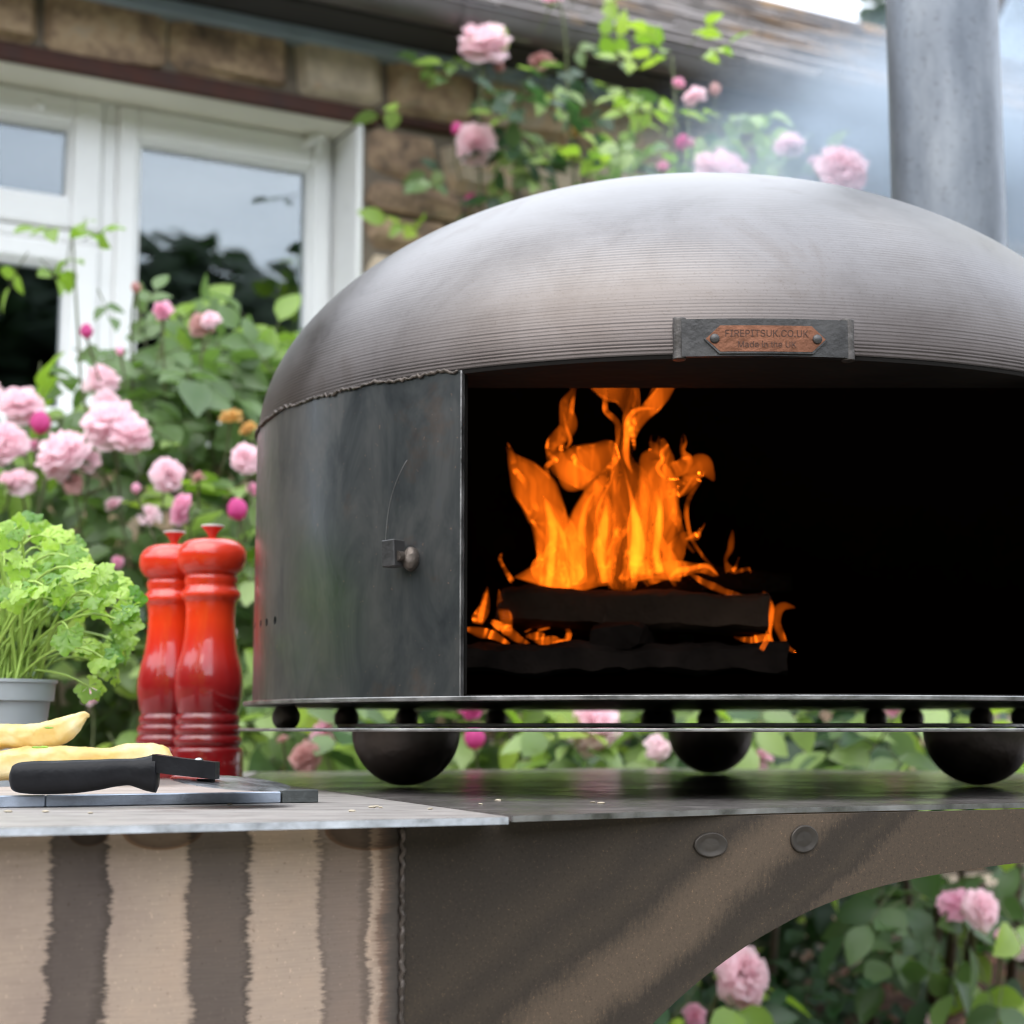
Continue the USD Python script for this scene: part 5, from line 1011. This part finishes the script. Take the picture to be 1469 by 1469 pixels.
# C: the second climber, right of it
D_ = Rose('climbing_rose', 'yellow green climbing rose above the dome, with pink buds and one white bloom', soil(1000, 3.2), seed=3)
for (u, v, s, Y, k, c) in [(973, 121, 25, 2.9, 'half', PINK), (997, 139, 36, 2.88, 'full', PALE), (979, 204, 24, 2.85, 'bud', DEEP), (951, 240, 24, 2.85, 'half', PINK), (1026, 128, 20, 2.9, 'bud', FADE), (1036, 248, 84, 2.75, 'full', PALE), (1010, 255, 40, 2.78, 'half', PALE), (992, 205, 14, 2.85, 'bud', PINK)]:
    D_.flower(u, v, s, Y, k, c)
for (u, v, l, y, d) in [(935, 95, .05, 1, (-1, -.3, .1)), (960, 80, .05, 1, (-.2, -.4, .8)), (985, 70, .05, 1, (.3, -.4, .9)), (1000, 85, .05, 1, (.8, -.4, -.3)), (965, 100, .045, 1, (-.5, -.4, .2)), (925, 140, .045, 1, (-.6, -.4, .4)), (945, 160, .05, 1, (-1, -.4, .1)), (975, 165, .05, 1, (.3, -.5, .3)), (935, 190, .05, 0, (-1, -.4, -.1)), (960, 185, .05, 1, (-.3, -.5, 0)), (1020, 165, .05, 0, (.5, -.5, -.3)), (1045, 165, .055, 0, (1, -.4, .1)), (1060, 180, .05, 0, (.9, -.4, -.4)), (1080, 200, .055, 1, (1, -.3, -.4)), (1000, 190, .05, 0, (.4, -.5, -.4)), (1030, 205, .05, 0, (.5, -.5, -.5)), (920, 215, .05, 0, (-1, -.4, .1)), (900, 232, .05, 1, (-.8, -.4, .2)), (940, 222, .05, 0, (-.3, -.5, -.2)), (1085, 225, .05, 0, (.6, -.4, -.5)), (1000, 225, .05, 0, (.2, -.5, -.3)), (880, 240, .05, 1, (-.8, -.4, .1)), (1100, 235, .045, 0, (.4, -.3, -.8))]:
    D_.compound(at_y(u, v, D_.rg.uniform(2.78, 2.95)), d, l * .78, bool(y), n=5 if D_.rg.random() < .5 else 3)
D_.cloud([(880, 235), (960, 180), (1040, 190), (1110, 235), (1110, 330), (880, 330)], (2.85, 3.2), 16, .05, stuff=True, young=.3)
D_.cloud([(900, 330), (1150, 330), (1150, 900), (900, 900)], (2.9, 3.4), 50, .055, stuff=True)
for pts in ([(1000, 1150, 3.2), (990, 600, 3.0), (975, 250, 2.9), (963, 140, 2.9), (964, 80, 2.9)], [(1000, 1150, 3.2), (1020, 500, 3.0), (1015, 230, 2.9), (1035, 160, 2.9)], [(1010, 1150, 3.2), (1040, 500, 2.9), (1036, 260, 2.77)], [(1000, 1150, 3.2), (960, 400, 3.0), (990, 215, 2.88), (985, 140, 2.9)]):
    D_.stem([at_y(*p) for p in pts], .006, .0022)
D_.done()
# D: two blooms left of the flue
G = Rose('climbing_rose', 'slender rose shoots ending in two large pale blooms just left of the flue', soil(1200, 3.0), seed=4)
for (u, v, s, Y, k, c, ax) in [(1133, 208, 46, 2.75, 'full', PALE, None), (1206, 246, 80, 2.6, 'full', PALE, (.1, -.8, .35)), (1168, 232, 24, 2.7, 'half', PALE, None)]: G.flower(u, v, s, Y, k, c, ax)
G.cloud([(1110, 270), (1250, 290), (1300, 600), (1110, 600)], (2.6, 3.1), 30, .055, stuff=True)
G.cloud([(1110, 240), (1140, 225), (1150, 280), (1110, 280)], (2.7, 2.8), 3, .04)
for pts in ([(1200, 1150, 3.0), (1180, 600, 2.9), (1140, 300, 2.8), (1133, 215, 2.77)], [(1220, 1150, 3.0), (1230, 600, 2.8), (1206, 260, 2.63)]): G.stem([at_y(*p) for p in pts], .006, .0022)
G.done()
# E: low roses behind the table, seen between the oven's feet
E_ = Rose('rose_bush', 'leafy rose bush behind the table, seen in the gap under the oven', soil(900, 2.75), seed=5)
for (u, v, s, Y, k, c) in [(850, 1040, 78, 2.4, 'full', PALE), (826, 1022, 44, 2.42, 'half', PALE), (675, 1016, 40, 2.45, 'half', DEEP), (681, 1058, 34, 2.4, 'bud', DEEP), (945, 1068, 48, 2.42, 'ragged', PALE), (1088, 1085, 46, 2.42, 'ragged', PINK), (1283, 1018, 34, 2.5, 'half', PINK), (1060, 1012, 34, 2.5, 'half', PINK), (700, 900, 50, 2.6, 'full', PALE), (1100, 880, 60, 2.6, 'full', PALE), (1350, 900, 60, 2.6, 'full', PALE)]:
    E_.flower(u, v, s, Y - .14, k, c)
E_.cloud([(540, 985), (1480, 985), (1480, 1118), (540, 1118)], (2.3, 2.6), 72, .066, young=.22, drift=(0, -.4, -.2))
E_.cloud([(480, 800), (1560, 800), (1560, 1170), (480, 1170)], (2.55, 3.2), 240, .062, stuff=True)
E_.cloud([(480, 1100), (1000, 1100), (1000, 1400), (480, 1500)], (2.3, 3.0), 60, .062, stuff=True)
for x in (560, 660, 760, 860, 980, 1100, 1250, 1400): E_.stem([at_y(x, 1500, 2.8), at_y(x + E_.rg.uniform(-40, 40), 1200, 2.75), at_y(x + E_.rg.uniform(-60, 60), 1000, 2.65)], .007, .003, 'woody_stem')
E_.cloud([(1000, 1240), (1480, 1225), (1480, 1340), (1040, 1400)], (2.95, 3.4), 70, .06, stuff=True)
E_.done()
# F: bottom right, under the bracket
H = Rose('rose_bush', 'rose bush with drooping leaves and pink blooms at bottom right below the bracket', soil(1340, 2.85), seed=6); H.tone = 'shaded_leaf'
for (u, v, s, Y, k, c, ax) in [(1370, 1288, 62, 2.35, 'ragged', PINK, (-.2, -.5, .7)), (1407, 1304, 54, 2.33, 'full', PALE, (.3, -.6, .4)), (1462, 1352, 50, 2.4, 'ragged', PALE, None), (1440, 1345, 30, 2.42, 'half', PINK, None), (1338, 1464, 30, 2.4, 'half', PALE, None)]: H.flower(u, v, s, Y, k, c, ax)
for (u, v, l, y, d) in [(1395, 1320, .085, 0, (.1, -.4, -1)), (1425, 1345, .085, 0, (.3, -.4, -1)), (1420, 1270, .085, 1, (.2, -.4, -1)), (1440, 1262, .08, 0, (.4, -.3, -1)), (1330, 1275, .08, 0, (-.5, -.3, -.8)), (1300, 1290, .08, 0, (-.8, -.3, -.7)), (1345, 1330, .075, 0, (-.4, -.4, -1)), (1310, 1340, .075, 0, (-.6, -.4, -.9)), (1400, 1370, .075, 1, (.1, -.5, -1)), (1460, 1400, .075, 1, (.2, -.5, -1)), (1440, 1400, .075, 0, (-.3, -.5, -1)), (1455, 1330, .07, 1, (.6, -.4, .2)), (1290, 1265, .075, 0, (-.4, -.4, -.6)), (1360, 1255, .08, 0, (-.1, -.4, -1))]:
    H.compound(at_y(u, v, H.rg.uniform(2.36, 2.55)), d, l * .82, bool(y), n=3)
H.cloud([(1230, 1255), (1480, 1235), (1480, 1330), (1270, 1340)], (2.5, 2.85), 18, .062, stuff=True, young=.1, drift=(0, -.3, -.7))
for pts in ([(1338, 1440, 2.7), (1342, 1360, 2.6), (1350, 1280, 2.5)], [(1352, 1455, 2.65), (1366, 1350, 2.5), (1368, 1290, 2.37)], [(1388, 1420, 2.75), (1395, 1340, 2.6), (1410, 1270, 2.5)], [(1312, 1425, 2.8), (1306, 1330, 2.7), (1300, 1260, 2.65)], [(1450, 1430, 2.8), (1455, 1340, 2.6), (1462, 1240, 2.5)], [(1468, 1380, 2.85), (1460, 1300, 2.75), (1440, 1235, 2.7)]):
    H.stem([at_y(*p) for p in pts], .010, .006, 'woody_stem')
H.done()
# G: pink blooms just under the bracket's arc
K = Rose('rose_bush', 'rose bush whose big pink bloom peeps out under the lower bracket curve', soil(1000, 2.6), seed=7); K.tone = 'shaded_leaf'
for (u, v, s, Y, k, c, ax) in [(1062, 1398, 78, 2.25, 'full', PALE, (.3, -.8, .1)), (1072, 1432, 50, 2.25, 'half', PALE, (.3, -.8, -.4)), (1045, 1372, 40, 2.27, 'half', PALE, None), (997, 1458, 50, 2.3, 'ragged', PINK, None)]: K.flower(u, v, s, Y, k, c, ax)
for (u, v, l, d) in [(1020, 1390, .085, (.2, -.4, -1)), (1005, 1405, .09, (.1, -.4, -1)), (1035, 1430, .08, (.3, -.4, -1)), (975, 1440, .08, (-.3, -.4, -.8)), (960, 1462, .07, (-.4, -.4, .2)), (1015, 1440, .08, (.2, -.4, -1)), (950, 1450, .07, (-.4, -.4, .5))]:
    K.compound(at_y(u, v, K.rg.uniform(2.26, 2.36)), d, l * .85, K.rg.random() < .3, n=3)
K.cloud([(700, 1330), (1040, 1380), (1040, 1560), (700, 1560)], (2.35, 2.7), 50, .06, stuff=True)
for pts in ([(1000, 1640, 2.5), (1010, 1500, 2.4), (1040, 1410, 2.3)], [(980, 1640, 2.5), (985, 1540, 2.4), (996, 1465, 2.33)]): K.stem([at_y(*p) for p in pts], .006, .003)
K.done()
# ground cover and mulch on the bed
rg = np.random.default_rng(77); cov = []; mul = []
def on_bed(u, v): return at_z(u, v, SOIL)
for k in range(520):
    Y = rg.uniform(2.35, 3.15); u = rg.uniform(880, 1330) if k < 430 else rg.uniform(1250, 1480)
    p = at_y(u, 1300, Y); p[2] = SOIL + abs(rg.normal(0, .05)) + (.10 * rg.random() if u < 1260 else 0)
    if u > 1260 and Y > 2.75: continue
    d = rg.normal(0, 1, 3) * [1, 1, .3] + [0, -.3, .5]; nrm = unit(np.array([0, -.4, 1]) + rg.normal(0, .35, 3)); y = unit(d - nrm * (d @ nrm)); l = rg.uniform(.022, .045)
    cov.append(T(leaflet(l, l * .8, rg), place(p, np.cross(y, nrm), y, nrm)))
obj('ground_cover', cat_(cov), 'cover_leaf', smooth=True, label='low dark green leafy ground cover on the soil under the bracket', cat='ground cover', kind='stuff')
for k in range(900):
    a, b = rg.uniform(-1.2, 2.4), rg.uniform(.05, 1.45); p = hw(a, b, SOIL + .006 + rg.uniform(0, .02)); m = box(-.5, .5, -.5, .5, -.5, .5); m.apply_scale((rg.uniform(.015, .045), rg.uniform(.008, .02), rg.uniform(.002, .005)))
    m.apply_transform(rot([rg.normal(0, .3), rg.normal(0, .3), 1], rg.uniform(0, 6.28))); m.apply_translation(p); mul.append(m)
obj('mulch', cat_(mul), 'mulch', label='reddish brown bark chips and dead leaves on the flower bed', cat='mulch', kind='stuff')

# ================================================================== trees: one beyond the cottage, a row behind the viewer that the panes and the steel mirror
def crown(rg, R, n, size, squash=1.1):
    cen = rg.normal(0, .42, (14, 3)) * R; cen[:, 2] *= squash; m = []
    V, Fc = [], []
    for k in range(n):
        c = cen[rg.integers(14)]; d = unit(rg.normal(size=3)); p = c + d * R * .48 * rg.uniform(.65, 1.05); nrm = unit(d + rg.normal(0, .6, 3)); x = unit(np.cross(nrm, rg.normal(size=3))); y = np.cross(nrm, x); s = size * rg.uniform(.6, 1.3)
        b = len(V); V += [p - x * s - y * s * .6, p + x * s - y * s * .5, p + x * s * .8 + y * s * .6 + nrm * s * .3, p - x * s * .7 + y * s * .7]; Fc += [(b, b + 1, b + 2), (b, b + 2, b + 3)]
    return tri(V, Fc)
def trunk(rg, h, r):
    m = [tube([(0, 0, -.2), (.05, .03, h * .35), (-.06, .1, h * .7), (.05, .05, h)], [r * 1.3, r, r * .7, r * .3], 9)]
    for k in range(6):
        z = h * rg.uniform(.4, .8); d = np.array([math.cos(k * 1.1), math.sin(k * 1.1), .8]); m.append(tube([(0, 0, z), d * h * .14 + [0, 0, z], d * h * .28 + [0, 0, z + .2]], [r * .45, r * .3, r * .1], 6))
    return cat_(m)
protos = []
for k in range(3):
    rg = np.random.default_rng(100 + k)
    protos.append((crown(rg, 3.4, 13000, .17), trunk(rg, 6.0, .22)))
rg = np.random.default_rng(55); first = [None] * 3
spots = []
for az in np.linspace(math.radians(80), math.radians(280), 72):
    r = 38 + rg.uniform(-2, 2) + 3 * (len(spots) % 2); spots.append((math.sin(az) * r, math.cos(az) * r, rg.uniform(1.33, 1.47)))
tl, tg = 'dense dark green garden tree seen only as a reflection in the cottage window panes', 'trees mirrored in the window'
for i, (x, y, s) in enumerate(spots):
    k = i % 3
    path = '/World/' + numbered('/World', 'garden_tree'); xf = UsdGeom.Xform.Define(stage, path)
    xf.AddTranslateOp().Set(Gf.Vec3d(x, y, 0)); xf.AddRotateZOp().Set(float(rg.uniform(0, 360))); xf.AddScaleOp().Set(Gf.Vec3f(s * 1.75, s * 1.75, s * 1.22))
    data(xf.GetPrim(), tl, 'tree', tg)
    if first[k] is None:
        origin[path] = np.zeros(3); c, t = protos[k]; c = c.copy(); zz_ = c.vertices[:, 2]; c.vertices[:, 2] = (zz_ - zz_.min()) / (zz_.max() - zz_.min()) * 7.2 + .4; obj('crown', c, 'tree_leaf', path); obj('trunk', t, 'bark', path, smooth=True); first[k] = path
    else:
        xf.GetPrim().GetReferences().AddInternalReference(first[k]); xf.GetPrim().SetInstanceable(True)
rg = np.random.default_rng(5); q = at_y(1325, 20, 13.0); q[2] = 0
ft = thing('conifer', 'blue green tree beyond the cottage roof, half hidden behind the flue', 'tree', q)
obj('trunk', T(trunk(rg, 7.0, .16), place(q, [1, 0, 0], [0, 1, 0], [0, 0, 1])), 'bark', ft, smooth=True)
V, Fc = [], []
for k in range(5200):
    z = rg.uniform(1.2, 8.6); Rz = .62 * (8.9 - z) / 3.3 * .9 + .05; an = rg.uniform(0, 6.28); r = Rz * rg.uniform(.35, 1.0) * (1 + .25 * math.sin(an * 5 + z * 4)); p = q + [r * math.cos(an), r * math.sin(an), z - r * .25]; d = unit([math.cos(an), math.sin(an), -.2] + rg.normal(0, .35, 3)); sd = unit(np.cross(d, rg.normal(size=3))); l = rg.uniform(.08, .2)
    b = len(V); V += [p, p + d * l + sd * l * .3, p + d * l * 1.5, p + d * l - sd * l * .3]; Fc += [(b, b + 1, b + 2), (b, b + 2, b + 3)]
obj('crown', tri(V, Fc), 'tree_leaf', ft)

# ================================================================== smoke drifting off the oven
sp = trimesh.creation.icosphere(4, 1.0); spath = obj('smoke', sp, 'smoke', label='thin bluish wood smoke drifting behind the flue, in front of the eaves', cat='smoke', kind='stuff')
sx = UsdGeom.Xformable(stage.GetPrimAtPath(spath)); sc_ = at_y(1340, 265, 2.75)
sx.AddTranslateOp().Set(Gf.Vec3d(*map(float, sc_))); sx.AddRotateXYZOp().Set(Gf.Vec3f(0, -8, 20)); sx.AddScaleOp().Set(Gf.Vec3f(.64, .55, .30))
